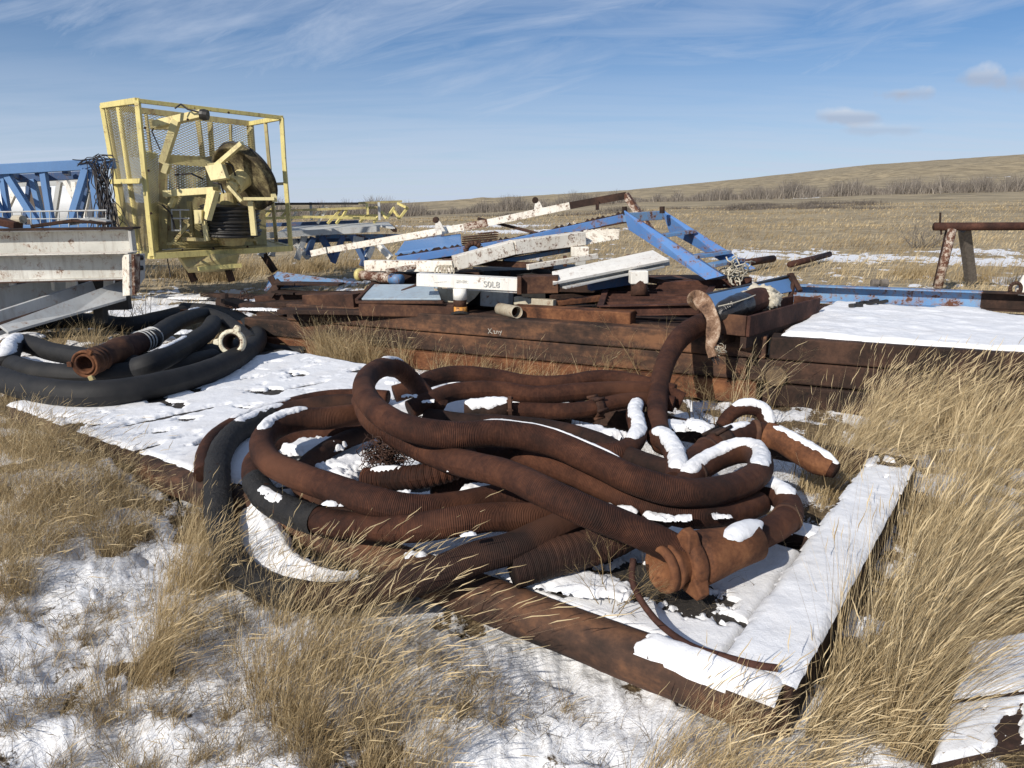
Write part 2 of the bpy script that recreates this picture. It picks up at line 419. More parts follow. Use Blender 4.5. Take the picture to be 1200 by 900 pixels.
lowv = math_(nt, 'MULTIPLY', low, ramp(nt, c1, [(.3, .75), (.6, 1)]))
cov = math_(nt, 'MAXIMUM', cir, lowv)
hs = nd(nt, 'ShaderNodeHueSaturation'); hs.inputs['Saturation'].default_value = 1.22; hs.inputs['Value'].default_value = 1.0; nt.links.new(sky.outputs[0], hs.inputs['Color'])
skyc = mix(nt, cov, hs.outputs[0], (6.4, 7.4, 9.2))
# small flat cumulus low on the right
def puff(px, py, wx, wy, prev, k):
    d = (P(px, py, Y=10)-Vector((0, 0, CAM_H))).normalized()
    ang = math_(nt, 'DIVIDE', X, math_(nt, 'MAXIMUM', Y, .01)); e = math_(nt, 'DIVIDE', Z, math_(nt, 'MAXIMUM', Y, .01))
    dx = math_(nt, 'DIVIDE', math_(nt, 'SUBTRACT', ang, d.x/d.y), wx); dy = math_(nt, 'DIVIDE', math_(nt, 'SUBTRACT', e, d.z/d.y), wy)
    dd = math_(nt, 'SQRT', math_(nt, 'ADD', math_(nt, 'MULTIPLY', dx, dx), math_(nt, 'MULTIPLY', dy, dy)))
    n = nd(nt, 'ShaderNodeTexNoise'); n.inputs['Scale'].default_value = 26; n.inputs['Detail'].default_value = 6
    nt.links.new(tc.outputs['Generated'], n.inputs[0])
    m = math_(nt, 'ADD', math_(nt, 'SUBTRACT', 1.0, dd), math_(nt, 'MULTIPLY', math_(nt, 'SUBTRACT', n.outputs['Fac'], .5), 2.2))
    f = math_(nt, 'MULTIPLY', ramp(nt, m, [(.2, 0), (.75, 1)]), k)
    shade = mix(nt, ramp(nt, dy, [(0, 0), (.6, 1)]), (5.0, 5.5, 6.7), (8.2, 8.5, 9.2))
    return mix(nt, f, prev, shade)
skyc = puff(1058, 110, .048, .016, skyc, .8)
skyc = puff(992, 137, .058, .013, skyc, .6)
skyc = puff(1150, 92, .048, .024, skyc, .65)
skyc = puff(1210, 96, .06, .03, skyc, .65)
skyc = puff(1040, 152, .08, .010, skyc, .35)
nt.links.new(skyc, bg.inputs[0]); nt.links.new(bg.outputs[0], wo.inputs[0])
vs = scene.view_settings; vs.view_transform = 'Standard'; vs.look = 'None'; vs.exposure = 0; vs.gamma = 1; vs.use_curve_mapping = False
scene.cycles.max_bounces = 6; scene.cycles.diffuse_bounces = 3; scene.cycles.transparent_max_bounces = 8
scene.cycles.use_denoising = True

# ------------------------------------------------------------ deck frame of reference
DZ = .25
A0 = P(930, 805, z=DZ)
U_ = (P(60, 490, z=DZ)-A0).normalized(); V_ = Vector((-U_.y, U_.x, 0)); V_ = V_ if V_.y > 0 else -V_
def D(u, v, z=DZ): return Vector((A0.x, A0.y, 0))+U_*u+V_*v+Vector((0, 0, z))
def to_uv(x, y):
    dx = x-A0.x; dy = y-A0.y
    return dx*U_.x+dy*U_.y, dx*V_.x+dy*V_.y
# stack frame of reference
S0 = P(290, 352, z=.6); S1 = P(1200, 415, z=.6)
SU = (S1-S0); SU.z = 0; SLEN = SU.length; SU.normalize(); SV = Vector((-SU.y, SU.x, 0))
def SP(u, v, z): return Vector((S0.x, S0.y, 0))+SU*u+SV*v+Vector((0, 0, z))
def to_s(x, y):
    dx = x-S0.x; dy = y-S0.y
    return dx*SU.x+dy*SU.y, dx*SV.x+dy*SV.y

# ------------------------------------------------------------ terrain
def ridge_px(s): return np.interp(s, [-1.4, -.14, 0, .15, .31, .46, .69, 1.4], [-2, -2, 5, 13, 27, 42, 56, 72])
def tb_px(s): return np.interp(s, [-1.4, -.14, -.0, .15, .35, .46, .69, 1.4], [-16, -18, -12, -2, 3, 8, 13, 18])
TREE_Y = 230.0
def ground_z(x, y, fine=True):
    x = np.asarray(x, float); y = np.asarray(y, float)
    r = np.hypot(x, y); yy = np.maximum(y, .25*r); s = np.clip(x/np.maximum(yy, .01), -1.4, 1.4)
    zt = CAM_H+TREE_Y*tb_px(s)/919; zr = CAM_H+950*ridge_px(s)/919
    t1 = np.clip((yy-38)/(TREE_Y-38), 0, 1); t2 = np.clip((yy-TREE_Y)/(950-TREE_Y), 0, 1); t3 = np.clip((yy-950)/3000, 0, 1)
    z = zt*t1**1.15
    z = z+(zr-zt)*(t2**1.25)*(1-.0*t3)-60*t3
    z = z+(fbm(x/9, y/9, 3, 3)-.5)*.5*np.clip((r-14)/25, 0, 1)+(fbm(x/75, y/60, 5, 8)-.5-np.abs(fbm(x/90, y/160, 3, 15)-.5)*1.2)*12*np.clip((yy-300)/300, 0, 1)*np.clip((900-yy)/200, 0, 1)
    if fine:
        z = z+.17*np.clip(1.15-np.hypot((x-P(85, 560, z=0).x)/1.5, (y-P(85, 560, z=0).y)/.95), 0, 1)**.8
        uu, vv = to_uv(x, y); ins = np.clip(np.minimum(np.minimum(uu+.1, 5.75-uu), np.minimum(vv+.12, 2.6-vv))/.08, 0, 1)
        z = z+((fbm(x*1.6, y*1.6, 4, 11)-.5)*.14+(fbm(x*7, y*7, 5, 21, .6)-.5)*.07-np.abs(fbm(x*4, y*4, 4, 61, .6)-.5)*.16)*np.clip((30-r)/20, .0, 1)
        z = np.minimum(z, np.where(ins > 0, .06-.04*ins+(1-ins)*.3, 99))
    return z
def blob(x, y, px, py, rx, ry, z=0):
    c = P(px, py, z=z); return 1-np.hypot((x-c.x)/rx, (y-c.y)/ry)
def snow_amount(x, y):
    r = np.hypot(x, y)
    n = fbm(x*1.3, y*1.3, 4, 31); n2 = fbm(x*7, y*7, 4, 41)
    near = np.interp(r, [0, 4.5, 7.5, 10, 14, 30, 60], [.13, .11, .04, -.08, -.34, -.5, -1.2])
    s = (n-.5)*1.5+near+(n2-.5)*1.15
    s = s-.35*np.clip(blob(x, y, 1130, 690, .9, 1.6), 0, 1)     # thick grass on the right
    for a in ((950, 299, 3.4, 3.6), (880, 299, 1.8, 3.2), (1160, 308, 3.2, 2.2), (1005, 301, 2.6, 2.4), (1185, 328, 1.8, 1.4), (1150, 295, 2.6, 2.2), (240, 350, 1.9, 1.6), (180, 362, 1.3, .9), (320, 362, 1.0, .6),
              (850, 330, 2.4, 1.2), (905, 243, 5, 7), (940, 243, 5, 6), (540, 262, 9, 7), (1170, 239, 14, 4), (620, 270, 6, 4), (400, 330, 1.5, 1.0)):
        b = blob(x, y, *a); s = np.maximum(s, np.minimum(.35, b*1.0+(n2-.5)*2.2+(n-.5)*1.6-.30))
    return s
nr, na = 620, 820
rad = np.concatenate([[0.0], np.geomspace(.35, 5200, nr-1)])
af = np.linspace(-47, 47, int(na*.86)); ar = np.linspace(47, 313, na-len(af)+1)[1:-1]
ang = np.radians(np.concatenate([af, ar])); na = len(ang)
RR, AA = np.meshgrid(rad, ang, indexing='ij')
gx = RR*np.sin(AA); gy = RR*np.cos(AA)
gz = ground_z(gx, gy); gs = snow_amount(gx, gy)
gz = gz+np.clip(gs*3, 0, 1)*.025*np.clip((20-RR)/10, 0, 1)
idx = np.arange(nr*na).reshape(nr, na); nx = np.roll(idx, -1, 1)
q = np.stack([idx[:-1], nx[:-1], nx[1:], idx[1:]], -1).reshape(-1, 4)[:, ::-1]
def ground_mat():
    m, nt, b, out = newmat('prairie')
    p = pos(nt)
    at = nd(nt, 'ShaderNodeAttribute', attribute_name='snow').outputs['Fac']
    g = nd(nt, 'ShaderNodeNewGeometry'); sp_ = nd(nt, 'ShaderNodeSeparateXYZ'); nt.links.new(g.outputs['Position'], sp_.inputs[0])
    cdist = nd(nt, 'ShaderNodeVectorMath', operation='LENGTH'); nt.links.new(g.outputs['Position'], cdist.inputs[0]); dist = cdist.outputs['Value']
    fine = noise(nt, p, 55, 8, .68); mid = noise(nt, p, 3.0, 8, .7)
    st = noise(nt, pos(nt, (.35, 1.6, 1)), 2.2, 9, .75); big = noise(nt, pos(nt, (.05, .16, 1)), 1.0, 7, .62)
    soil = mix(nt, ramp(nt, fine, [(.38, 0), (.62, 1)]), (.05, .036, .024), (.24, .175, .10))
    straw = mix(nt, ramp(nt, st, [(.34, 0), (.50, .5), (.62, 1)]), (.12, .095, .062), (.54, .44, .285))
    hill = mix(nt, ramp(nt, big, [(.40, 0), (.58, 1)]), (.19, .158, .108), (.41, .335, .215))
    far = ramp(nt, math_(nt, 'DIVIDE', dist, 100), [(.08, 0), (.16, 1)])
    fh = ramp(nt, math_(nt, 'DIVIDE', dist, 400), [(.08, 0), (.30, .8)])
    c = mix(nt, fh, mix(nt, far, soil, straw), hill)
    sn = math_(nt, 'ADD', at, math_(nt, 'MULTIPLY', math_(nt, 'SUBTRACT', fine, .5), .55))
    sm = ramp(nt, sn, [(.0, 0), (.06, 1)])
    sc_ = mix(nt, ramp(nt, noise(nt, p, 26, 9, .78), [(.49, 0), (.68, .6)]), (.84, .85, .87), (.45, .41, .35))
    nt.links.new(mix(nt, sm, c, sc_), b.inputs['Base Color'])
    b.inputs['Roughness'].default_value = .85; b.inputs['Specular IOR Level'].default_value = .15
    x = bump(nt, b, fine, .7, .010)
    bs_ = bump(nt, b, mid, .35, .12, x)
    return m
link_mesh('ground', np.stack([gx, gy, gz], -1).reshape(-1, 3), q, ground_mat(), None, True, attr={'snow': gs.ravel()}, origin=(0, 0, 0))['kind'] = 'structure'

# ------------------------------------------------------------ snow lying on things
snow_v = []; snow_f = []; snow_n = 0
def snow_grid(u0, u1, v0, v1, fn, mask, T=.03, res=.014, seed=0, w=.035):
    """a sheet of snow over the surface fn(u,v)->(x,y,z) where mask(u,v)>0"""
    global snow_n
    nu = max(3, int((u1-u0)/res)); nv = max(3, int((v1-v0)/res))
    uu, vv = np.meshgrid(np.linspace(u0, u1, nu), np.linspace(v0, v1, nv), indexing='ij')
    mk = mask(uu, vv)
    x, y, z = fn(uu, vv)
    h = T*np.sqrt(np.clip(mk/w, 0, 1))*(.55+.9*fbm(uu*5, vv*5, 5, seed, .55))
    z = z+np.where(mk > 0, h+.0005, -.004)
    keep = mk > 0
    id_ = np.arange(nu*nv).reshape(nu, nv)
    k = keep[:-1, :-1] | keep[1:, :-1] | keep[:-1, 1:] | keep[1:, 1:]
    qq = np.stack([id_[:-1, :-1], id_[1:, :-1], id_[1:, 1:], id_[:-1, 1:]], -1)[k]
    used = np.unique(qq); mp = np.full(nu*nv, -1); mp[used] = np.arange(len(used))
    snow_v.append(np.stack([x, y, z], -1).reshape(-1, 3)[used]); snow_f.append(mp[qq]+snow_n); snow_n += len(used)
def rect_mask(u0, u1, v0, v1, rag=.03, seed=0, fr=7):
    def f(u, v):
        d = np.minimum(np.minimum(u-u0, u1-u), np.minimum(v-v0, v1-v))
        return d+(fbm(u*fr, v*fr, 3, seed)-.62)*rag*2
    return f
def deck_fn(z):
    def f(u, v):
        zz = z(u, v) if callable(z) else z
        return A0.x+U_.x*u+V_.x*v, A0.y+U_.y*u+V_.y*v, zz+u*0
    return f
def flush_snow(name, label, kind='stuff'):
    global snow_v, snow_f, snow_n
    o = link_mesh(name, np.vstack(snow_v), np.vstack(snow_f), M['snow'], None, True)
    tag(o, label, None, None, kind); snow_v = []; snow_f = []; snow_n = 0
    return o

# ------------------------------------------------------------ the steel deck
deck = thing('steel_platform', 'low rusty steel deck under snow that carries the heap of brown hoses', 'platform', D(2.8, 1.2, 0))
mb = MB(); mb.bar(D(.12, 0, DZ-.10), D(.12, 2.56, DZ-.10), .235, .19); mb.build('side_rail', M['rust_dark'], deck, bevel=.012)
fr = tube('front_rail', [list(D(u, -.020, DZ-.09)) for u in (.035, .8, 1.8, 2.8, 3.7)], .090, M['rust_beam'], deck, n=22, rough=.004)[0]
MB().bar(D(.245, 1.185, DZ-.065), D(2.6, 1.185, DZ-.065), .13, .12).build('cross_member', M['rust_dark'], deck, bevel=.008)
MB().bar(D(.0, 2.5, DZ-.07), D(2.3, 2.5, DZ-.07), .12, .13).build('cross_member', M['rust_dark'], deck, bevel=.008)
MB().bar(D(.245, .58, DZ-.075), D(2.6, .58, DZ-.075), 1.02, .03).build('deck_plate', M['wood_dark'], deck)
MB().bar(D(3.72, .0, DZ-.06), D(5.62, .0, DZ-.06), .05, .10).build('front_lip', M['rust_dark'], deck)
mb = MB()
u = 2.25
while u < 5.6:
    wdt = .27; mb.bar(D(u+wdt/2, .06, DZ-.03), D(u+wdt/2, 2.5, DZ-.03), wdt-.03, .05); u += wdt
mb.build('planking', M['wood_dark'], deck)
MB().bar(D(5.62, .0, DZ-.1), D(5.62, 2.5, DZ-.1), .1, .19).build('end_rail', M['rust_dark'], deck, bevel=.01)
MB().bar(D(2.3, 2.45, DZ-.1), D(5.6, 2.45, DZ-.1), .1, .19).build('back_rail', M['rust_dark'], deck, bevel=.01)
# the bent rod lying over the near corner of the plate
rod = tube('bent_rod', [list(P(*a)) for a in ((742, 655, .42), (741, 680, .36), (752, 705, .30), (775, 733, .265), (810, 757, .262), (850, 770, .275), (885, 779, .285), (912, 783, .29))], .012, M['rust_red'], None, n=10, rough=.002)[0]
tag(rod, 'thin rusty rod curving across the snow from the flanged coupling to the platform corner', 'rod')

snow_grid(-.01, .25, -.01, 2.5, deck_fn(DZ-.004), lambda u, v: np.minimum(np.minimum(np.minimum(u+.012, .235-u), v+.02), 2.35-v+(fbm(u*14, v*9, 3, 4)-.5)*.8)+(fbm(u*11, v*11, 5, 3, .6)-.58)*.034, .022, .008, 1, .03)
def arcz(u, v): return DZ-.09+np.sqrt(np.clip(.092**2-(v+.020)**2, 0.0, 1))
snow_grid(.0, .62, -.14, .05, deck_fn(arcz), lambda u, v: np.minimum(np.minimum(u-.03, .50-u+(fbm(v*14, u*3, 3, 5)-.5)*.3), .060-np.abs(v+.028))+(fbm(u*12, v*12, 4, 6)-.6)*.03, .022, .007, 4, .035)
# long thin lip of snow along the back of the front rail
snow_grid(.7, 3.4, .02, .14, deck_fn(DZ-.055), lambda u, v: np.minimum(.030-np.abs(v-.085)+(fbm(u*5, v*5, 3, 9)-.55)*.03, 3.3-u), .02, .010, 4)
def plate_mask(u, v):
    m = np.minimum(np.minimum(u-.258, 2.5-u), np.minimum(v-.07, 1.06-v))
    n = fbm(u*4.2, v*4.2, 4, 71)
    pat = np.interp(u, [.2, .75, 1.0, 1.6, 2.6], [.35, .30, .1, .06, -.02])+(n-.5)*.9+.05
    c = P(848, 717, z=DZ-.03); cu_, cv_ = to_uv(c.x, c.y)
    a = np.hypot((u-cu_-.0)/.16+(v-cv_)*1.5, (v-cv_)/.018)-1
    b1 = P(775, 690, z=DZ-.03); bu, bv = to_uv(b1.x, b1.y)
    pat = np.minimum(pat, (np.hypot((u-bu)/.26, (v-bv-.05)/.15)-1)*.2+(fbm(u*13, v*13, 5, 74, .65)-.5)*.35)
    pat = np.minimum(pat, a*.05+(fbm(u*25, v*25, 2, 73)-.5)*.06)
    return np.minimum(m, pat)
snow_grid(.25, 2.5, .06, 1.21, deck_fn(DZ-.06), plate_mask, .020, .009, 8, .025)
snow_grid(.22, 1.9, 1.1, 1.27, deck_fn(DZ-.006), rect_mask(.20, 1.3, 1.122, 1.25, .02, 12, 8), .020, .010, 8, .02)
def plank_mask(u, v):
    m = np.minimum(np.minimum(u-2.3, 5.62-u), np.minimum(v+.02, 2.46-v))
    n = fbm(u*3, v*3, 4, 81)
    pat = np.interp(u, [2.3, 3.2, 5.6], [.10, .16, .20])+(n-.5)*.9
    g = np.full_like(u, 9.0)
    for (ax, ay, bx, by, wd) in SLITS:
        dx, dy = bx-ax, by-ay; t = np.clip(((u-ax)*dx+(v-ay)*dy)/(dx*dx+dy*dy), 0, 1)
        g = np.minimum(g, np.hypot(u-ax-dx*t, v-ay-dy*t)-1.9*wd*np.sqrt(np.clip(4*t*(1-t), 0, 1))*(.5+fbm(u*20, v*20, 2, 7)))
    hole = (fbm(u*7+v*2, v*4, 6, 83, .6)-.29)*.30
    return np.minimum(np.minimum(m*1.0, pat), np.minimum(g, hole))+(fbm(u*22, v*22, 3, 85)-.6)*.018
SLITS = []
for (x0, y0, x1, y1, wd) in ((131, 503, 267, 474, .020), (312, 462, 384, 447, .016), (276, 477, 298, 480, .014), (60, 492, 92, 488, .012), (175, 472, 240, 458, .008), (245, 452, 300, 441, .009), (330, 436, 362, 430, .01), (150, 530, 190, 520, .014), (205, 515, 232, 507, .01)):
    a_, b_ = P(x0, y0, z=DZ), P(x1, y1, z=DZ); SLITS.append((*to_uv(a_.x, a_.y), *to_uv(b_.x, b_.y), wd))
snow_grid(2.2, 5.66, -.03, 2.5, deck_fn(DZ-.006), plank_mask, .020, .011, 8, .03)
flush_snow('snow', 'thin white snow lying on the low steel deck')

# ------------------------------------------------------------ snow caps on tubes
def snow_cap(c, r, f0, f1, half=55, T=.022, seed=0, side=0):
    """snow riding the top of a tube between fractions f0..f1 of its length"""
    global snow_n
    L = np.concatenate([[0], np.cumsum(np.linalg.norm(np.diff(c[:, :3], axis=0), axis=1))])
    s0, s1 = f0*L[-1], f1*L[-1]; n = max(8, int((s1-s0)/.006)); s = np.linspace(s0, s1, n)
    pts = np.stack([np.interp(s, L, c[:, k]) for k in range(3)], -1)
    rr = np.interp(s, L, c[:, 3])
    T_ = np.gradient(pts, axis=0); T_ /= np.linalg.norm(T_, axis=1)[:, None]
    up = np.array([0, 0, 1.0]); S = np.cross(T_, up); S /= np.maximum(np.linalg.norm(S, axis=1), .05)[:, None]; Uv = np.cross(S, T_)
    na_ = 15; a = np.linspace(-1, 1, na_)
    SS, AAx = np.meshgrid(s, a, indexing='ij')
    e = np.clip(np.minimum(SS-s0, s1-SS)/.06, 0, 1)**.5
    hw = np.radians(half)*(.35+.65*e)*(.55+.85*fbm(SS*16, np.sign(AAx)*3.1+seed, 5, seed, .65))
    th = AAx*hw+np.radians(side)
    t = T*.8*np.clip(1-AAx**2, 0, 1)**.6*e*(.35+1.2*fbm(SS*26, AAx*2.5+seed, 4, seed+3, .6))
    rad_ = rr[:, None]+t-.003*(1-e)-.002*(np.abs(AAx) > .98)
    X_ = pts[:, None]+S[:, None]*(np.sin(th)*rad_)[..., None]+Uv[:, None]*(np.cos(th)*rad_)[..., None]
    id_ = np.arange(n*na_).reshape(n, na_)
    snow_v.append(X_.reshape(-1, 3)); snow_f.append(np.stack([id_[:-1, :-1], id_[:-1, 1:], id_[1:, 1:], id_[1:, :-1]], -1).reshape(-1, 4)+snow_n); snow_n += n*na_

# ------------------------------------------------------------ hoses on the deck
HG = 'brown hoses heaped on the low deck'
def hose(label, pts, r=.062, mat='hose', wr=None, seed=0, group=HG, n=22, rough=.003, cat='hose', z=None):
    pp = [list(P(a[0], a[1], z=a[2]))+[a[3] if len(a) > 3 else r] for a in pts]
    o, c = tube('hose', pp, r, M[mat], None, 26 if wr else n, wr, rough, seed, .005 if wr else .015)
    tag(o, label, cat, group); return o, c
H = {}
H[1] = hose('big brown hose snaking across the top of the heap from a raised hoop',
    [(520, 478, .36), (503, 468, .42), (483, 446, .52), (466, 432, .62), (447, 431, .68), (431, 442, .70), (427, 460, .71), (445, 484, .71), (480, 502, .70), (530, 510, .69), (585, 508, .68), (640, 517, .66), (695, 540, .62), (745, 563, .58), (800, 577, .53), (850, 573, .48), (885, 558, .45), (891, 541, .43), (880, 530, .42), (858, 531, .40), (835, 541, .38), (812, 556, .36), (800, 572, .34)], .062, wr=[(.30, .62, .008, 100, .5)], seed=1)
H[2] = hose('brown hose lying just under the big snaking one, its middle showing below it',
    [(540, 517, .50), (575, 526, .52), (620, 537, .53), (665, 552, .52), (710, 572, .49), (760, 592, .45), (810, 604, .41), (860, 600, .36), (890, 590, .33)], .057, seed=2)
H[3] = hose('brown hose with bunched wrinkles that ends in the flanged coupling',
    [(424, 470, .57), (436, 492, .57), (462, 508, .56), (495, 526, .56), (528, 539, .58), (565, 548, .62), (600, 558, .63), (640, 577, .63), (690, 600, .58), (735, 618, .51), (775, 636, .44), (800, 650, .40)], .060, wr=[(.42, 1.05, .011, 105, .9)], seed=3)
H[4] = hose('rusty orange wrinkled hose end tucked under the wrinkled brown hose',
    [(428, 562, .36), (455, 561, .38), (490, 559, .42), (525, 551, .45), (548, 540, .47), (560, 530, .45)], .056, mat='hose', wr=[(-.1, 1.5, .012, 110, .8)], seed=4)
H[5] = hose('light brown hose making the large left loop over the black ones',
    [(445, 480, .50), (415, 486, .51), (385, 490, .52), (350, 492, .53), (320, 503, .52), (307, 520, .51), (315, 540, .50), (345, 556, .50), (390, 572, .50), (440, 588, .49), (490, 597, .46), (540, 592, .43), (580, 584, .41), (625, 582, .39), (670, 588, .36)], .063, seed=5)
H[6] = hose('brown hose with a black taped length under the large left loop',
    [(440, 502, .36), (400, 506, .36), (360, 512, .35), (320, 524, .34), (300, 540, .34), (298, 560, .34), (312, 583, .34), (345, 601, .35), (385, 612, .36), (430, 617, .38), (480, 619, .42), (530, 612, .46), (580, 606, .45), (625, 606, .42), (665, 600, .37), (700, 596, .33)], .060, mat='hose', seed=6)
H[7] = hose('outermost black and brown hose spilling off the deck front to the snow',
    [(430, 474, .36), (395, 473, .36), (350, 479, .34), (310, 490, .33), (275, 508, .33), (257, 535, .32), (255, 575, .27), (261, 625, .18), (282, 668, .11), (330, 694, .09), (395, 700, .13), (450, 690, .22), (505, 674, .32), (555, 654, .37), (600, 642, .39), (645, 622, .40), (690, 604, .36)], .063, mat='hose_dark', seed=7)
H[8] = hose('thin brown hose curving outside all the others at the far left of the heap',
    [(455, 465, .33), (420, 463, .33), (375, 466, .33), (325, 478, .32), (280, 494, .31), (252, 512, .30), (240, 532, .30), (238, 556, .28)], .048, seed=8)
H[9] = hose('brown hose arched along the back of the heap, farthest of its three',
    [(462, 462, .40), (483, 455, .43), (505, 444, .46), (535, 438, .47), (575, 441, .45), (620, 449, .42), (660, 449, .42), (705, 443, .43), (745, 448, .42), (790, 460, .38)], .061, seed=9)
H[10] = hose('brown hose along the back of the heap, between the arched one and the flanged pipe',
    [(480, 480, .38), (505, 469, .42), (535, 459, .44), (580, 457, .44), (630, 463, .42), (680, 459, .42), (730, 457, .41), (775, 460, .38), (800, 470, .33)], .063, seed=10)
H[11] = hose('short brown hose with a clamp ring low at the back of the heap',
    [(585, 482, .34), (620, 481, .34), (655, 482, .34), (690, 479, .35), (725, 471, .36), (760, 468, .35), (790, 474, .33)], .055, seed=11)
H[12] = hose('brown hose climbing from the heap up to the beam stack beside the draped strap',
    [(778, 520, .33, .066), (771, 500, .33, .068), (770, 475, .36, .070), (774, 445, .44, .072), (783, 418, .53, .076), (797, 396, .62, .086), (818, 382, .67, .096), (838, 377, .68, .088), (856, 372, .70, .075)], .068, seed=12)
H[13] = hose('snow topped hose bend behind the big snaking hose, left of the upright one',
    [(747, 474, .36), (744, 487, .37), (748, 505, .37), (742, 520, .36), (722, 530, .35), (700, 530, .33)], .056, seed=13)
H[14] = hose('snow topped hose bend right of the upright hose',
    [(768, 512, .35), (781, 518, .36), (790, 532, .36), (794, 548, .36), (790, 565, .34)], .058, seed=14)
H[15] = hose('thick brown hose crossing behind to the tapered sleeve on the right',
    [(800, 556, .33), (812, 540, .34), (836, 522, .36), (860, 511, .38), (885, 507, .38), (907, 512, .37), (930, 524, .35), (957, 540, .32), (980, 552, .29, .045)], .066, seed=15)
H[16] = hose('brown hose bend under snow at the right end of the heap, feeding the orange coupling',
    [(885, 575, .34), (905, 577, .35), (922, 588, .35), (925, 603, .35), (912, 616, .35), (893, 626, .35), (875, 632, .36)], .060, seed=16)
H[17] = hose('dark ribbed hose coming to the front of the heap left of the coupling',
    [(600, 668, .31), (640, 656, .33), (680, 645, .34), (715, 633, .35), (750, 615, .35), (775, 600, .34)], .075, mat='hose_dark', wr=[(.0, 2, .004, 110, .6)], seed=17)
H[18] = hose('short hoop of hose standing at the back right of the heap under a white cap',
    [(846, 500, .33), (856, 486, .40), (872, 478, .44), (890, 481, .42), (900, 495, .36), (904, 512, .30)], .045, seed=18)
H[19] = hose('dark hose lying low inside the large left loop, nearest the loop wall',
    [(455, 500, .35), (420, 510, .34), (388, 524, .33), (360, 545, .33), (352, 566, .33), (375, 585, .33), (420, 596, .33)], .052, 'hose_dark', seed=19)
H[20] = hose('dark hose low in the middle of the heap, behind the big snaking hose',
    [(500, 488, .33), (545, 494, .33), (600, 497, .33), (650, 503, .33), (700, 517, .33), (745, 538, .33), (800, 556, .33)], .055, 'hose_dark', seed=20)
H[21] = hose('brown hose deep under the wrinkled hose, seen through the gap below it',
    [(505, 572, .33), (550, 568, .33), (600, 566, .34), (650, 578, .35), (700, 600, .35), (745, 622, .34)], .058, seed=21)
# couplings and details as parts
def on(k, f):
    c = H[k][1]; i = int(f*(len(c)-1)); j = min(i+3, len(c)-1); i2 = max(0, j-6)
    return Vector(c[i, :3]), (Vector(c[j, :3])-Vector(c[i2, :3])).normalized()
# the flanged coupling at the end of hose 3
a = P(772, 668, z=.365); b = P(892, 632, z=.385); d = (b-a).normalized()
cp_ = thing('hose_coupling', 'heavy orange rusted coupling with a round flanged mouth on the snowy deck', 'coupling', P(800, 670, z=.27))
k_ = 1.27
def sc(pr): return [(t, r*k_) for t, r in pr]
MB().lathe(a, b, sc([(.045, .0), (.045, .026), (.030, .034), (.028, .044), (.012, .050), (0, .054), (-.004, .060), (0, .068), (.012, .073), (.028, .072), (.030, .066), (.038, .066), (.040, .072), (.055, .071), (.075, .060), (.10, .058)]), 40).build('flange', M['rust_orange'], cp_, True)
L = (b-a).length
cbody = MB().lathe(a+d*.095, b, sc([(0, .05), (.002, .078), (.02, .086), (.05, .084), (.058, .081), (.060, .073), (.067, .073), (.069, .082), (.10, .083), (.16, .077), (.24, .068), (L-.13, .060), (L-.11, .0)]), 40).build('body', M['rust_orange'], cp_, True)
s_ = d.cross(Vector((0, 0, 1))).normalized(); u_ = s_.cross(d)
for an in (80, 200, 320):
    r_ = s_*math.cos(R(an))+u_*math.sin(R(an))
    MB().sweep(a+d*.12+r_*.08, a+d*.12+r_*.145, [(-.05, -.035), (.05, -.035), (.05, .035), (-.05, .035)], d, [(-.022, -.02), (.022, -.02), (.022, .02), (-.022, .02)]).build('lug', M['rust_orange'], cbody, bevel=.006)
# collar pieces on other hoses
def collar(k, f, w, r, mat='rust', bolts=0, name='clamp'):
    p, t = on(k, f); mb = MB()
    mb.lathe(p-t*w/2, p+t*w/2, [(0, r*.85), (.0005, r), (w*.3, r*1.04), (w*.7, r*1.04), (w, r), (w+.0005, r*.85)], 24)
    s1 = t.cross(Vector((0, 0, 1))).normalized(); u1 = s1.cross(t)
    for i in range(bolts):
        a_ = 2*math.pi*i/bolts; q = s1*math.cos(a_)+u1*math.sin(a_)
        mb.cyl(p+q*r*1.12-t*w*.7, p+q*r*1.12+t*w*.7, .011, n=6)
    return mb.build(name, M[mat], H[k][0], True)
collar(11, .52, .06, .068, 'rust', 6); collar(15, .40, .10, .073, 'rust_dark', 5); collar(15, .62, .03, .075, 'rust'); collar(15, .30, .02, .072)
collar(16, .55, .02, .066); collar(1, .965, .02, .066, 'rust_dark')
for f in (.44, .48): collar(6, f, .03, .063, 'rubber_worn', 0, 'tape_wrap')
# black taped lengths
def sleeve(k, f0, f1, mat, grow=.004, name='tape_wrap', wr=None, seed=3):
    c = H[k][1]; i0, i1 = int(f0*(len(c)-1)), int(f1*(len(c)-1)); cc = c[i0:i1+1].copy()
    v, q, uv, L = tube_arrays(cc[:, :3], cc[:, 3]+grow, 22, wr, .006, seed)
    return link_mesh(name, v, q, M[mat], H[k][0], True, uvs=uv)
sleeve(6, .36, .56, 'rubber_worn', wr=[(0, 5, .006, 60, 1.4)])
sleeve(7, .15, .66, 'rubber_worn', wr=[(0, 5, .004, 40, 1.2)])
sleeve(15, .66, .985, 'rust_orange', .006, 'tapered_sleeve')
sleeve(12, .0, .06, 'rust_dark', .006, 'ferrule')
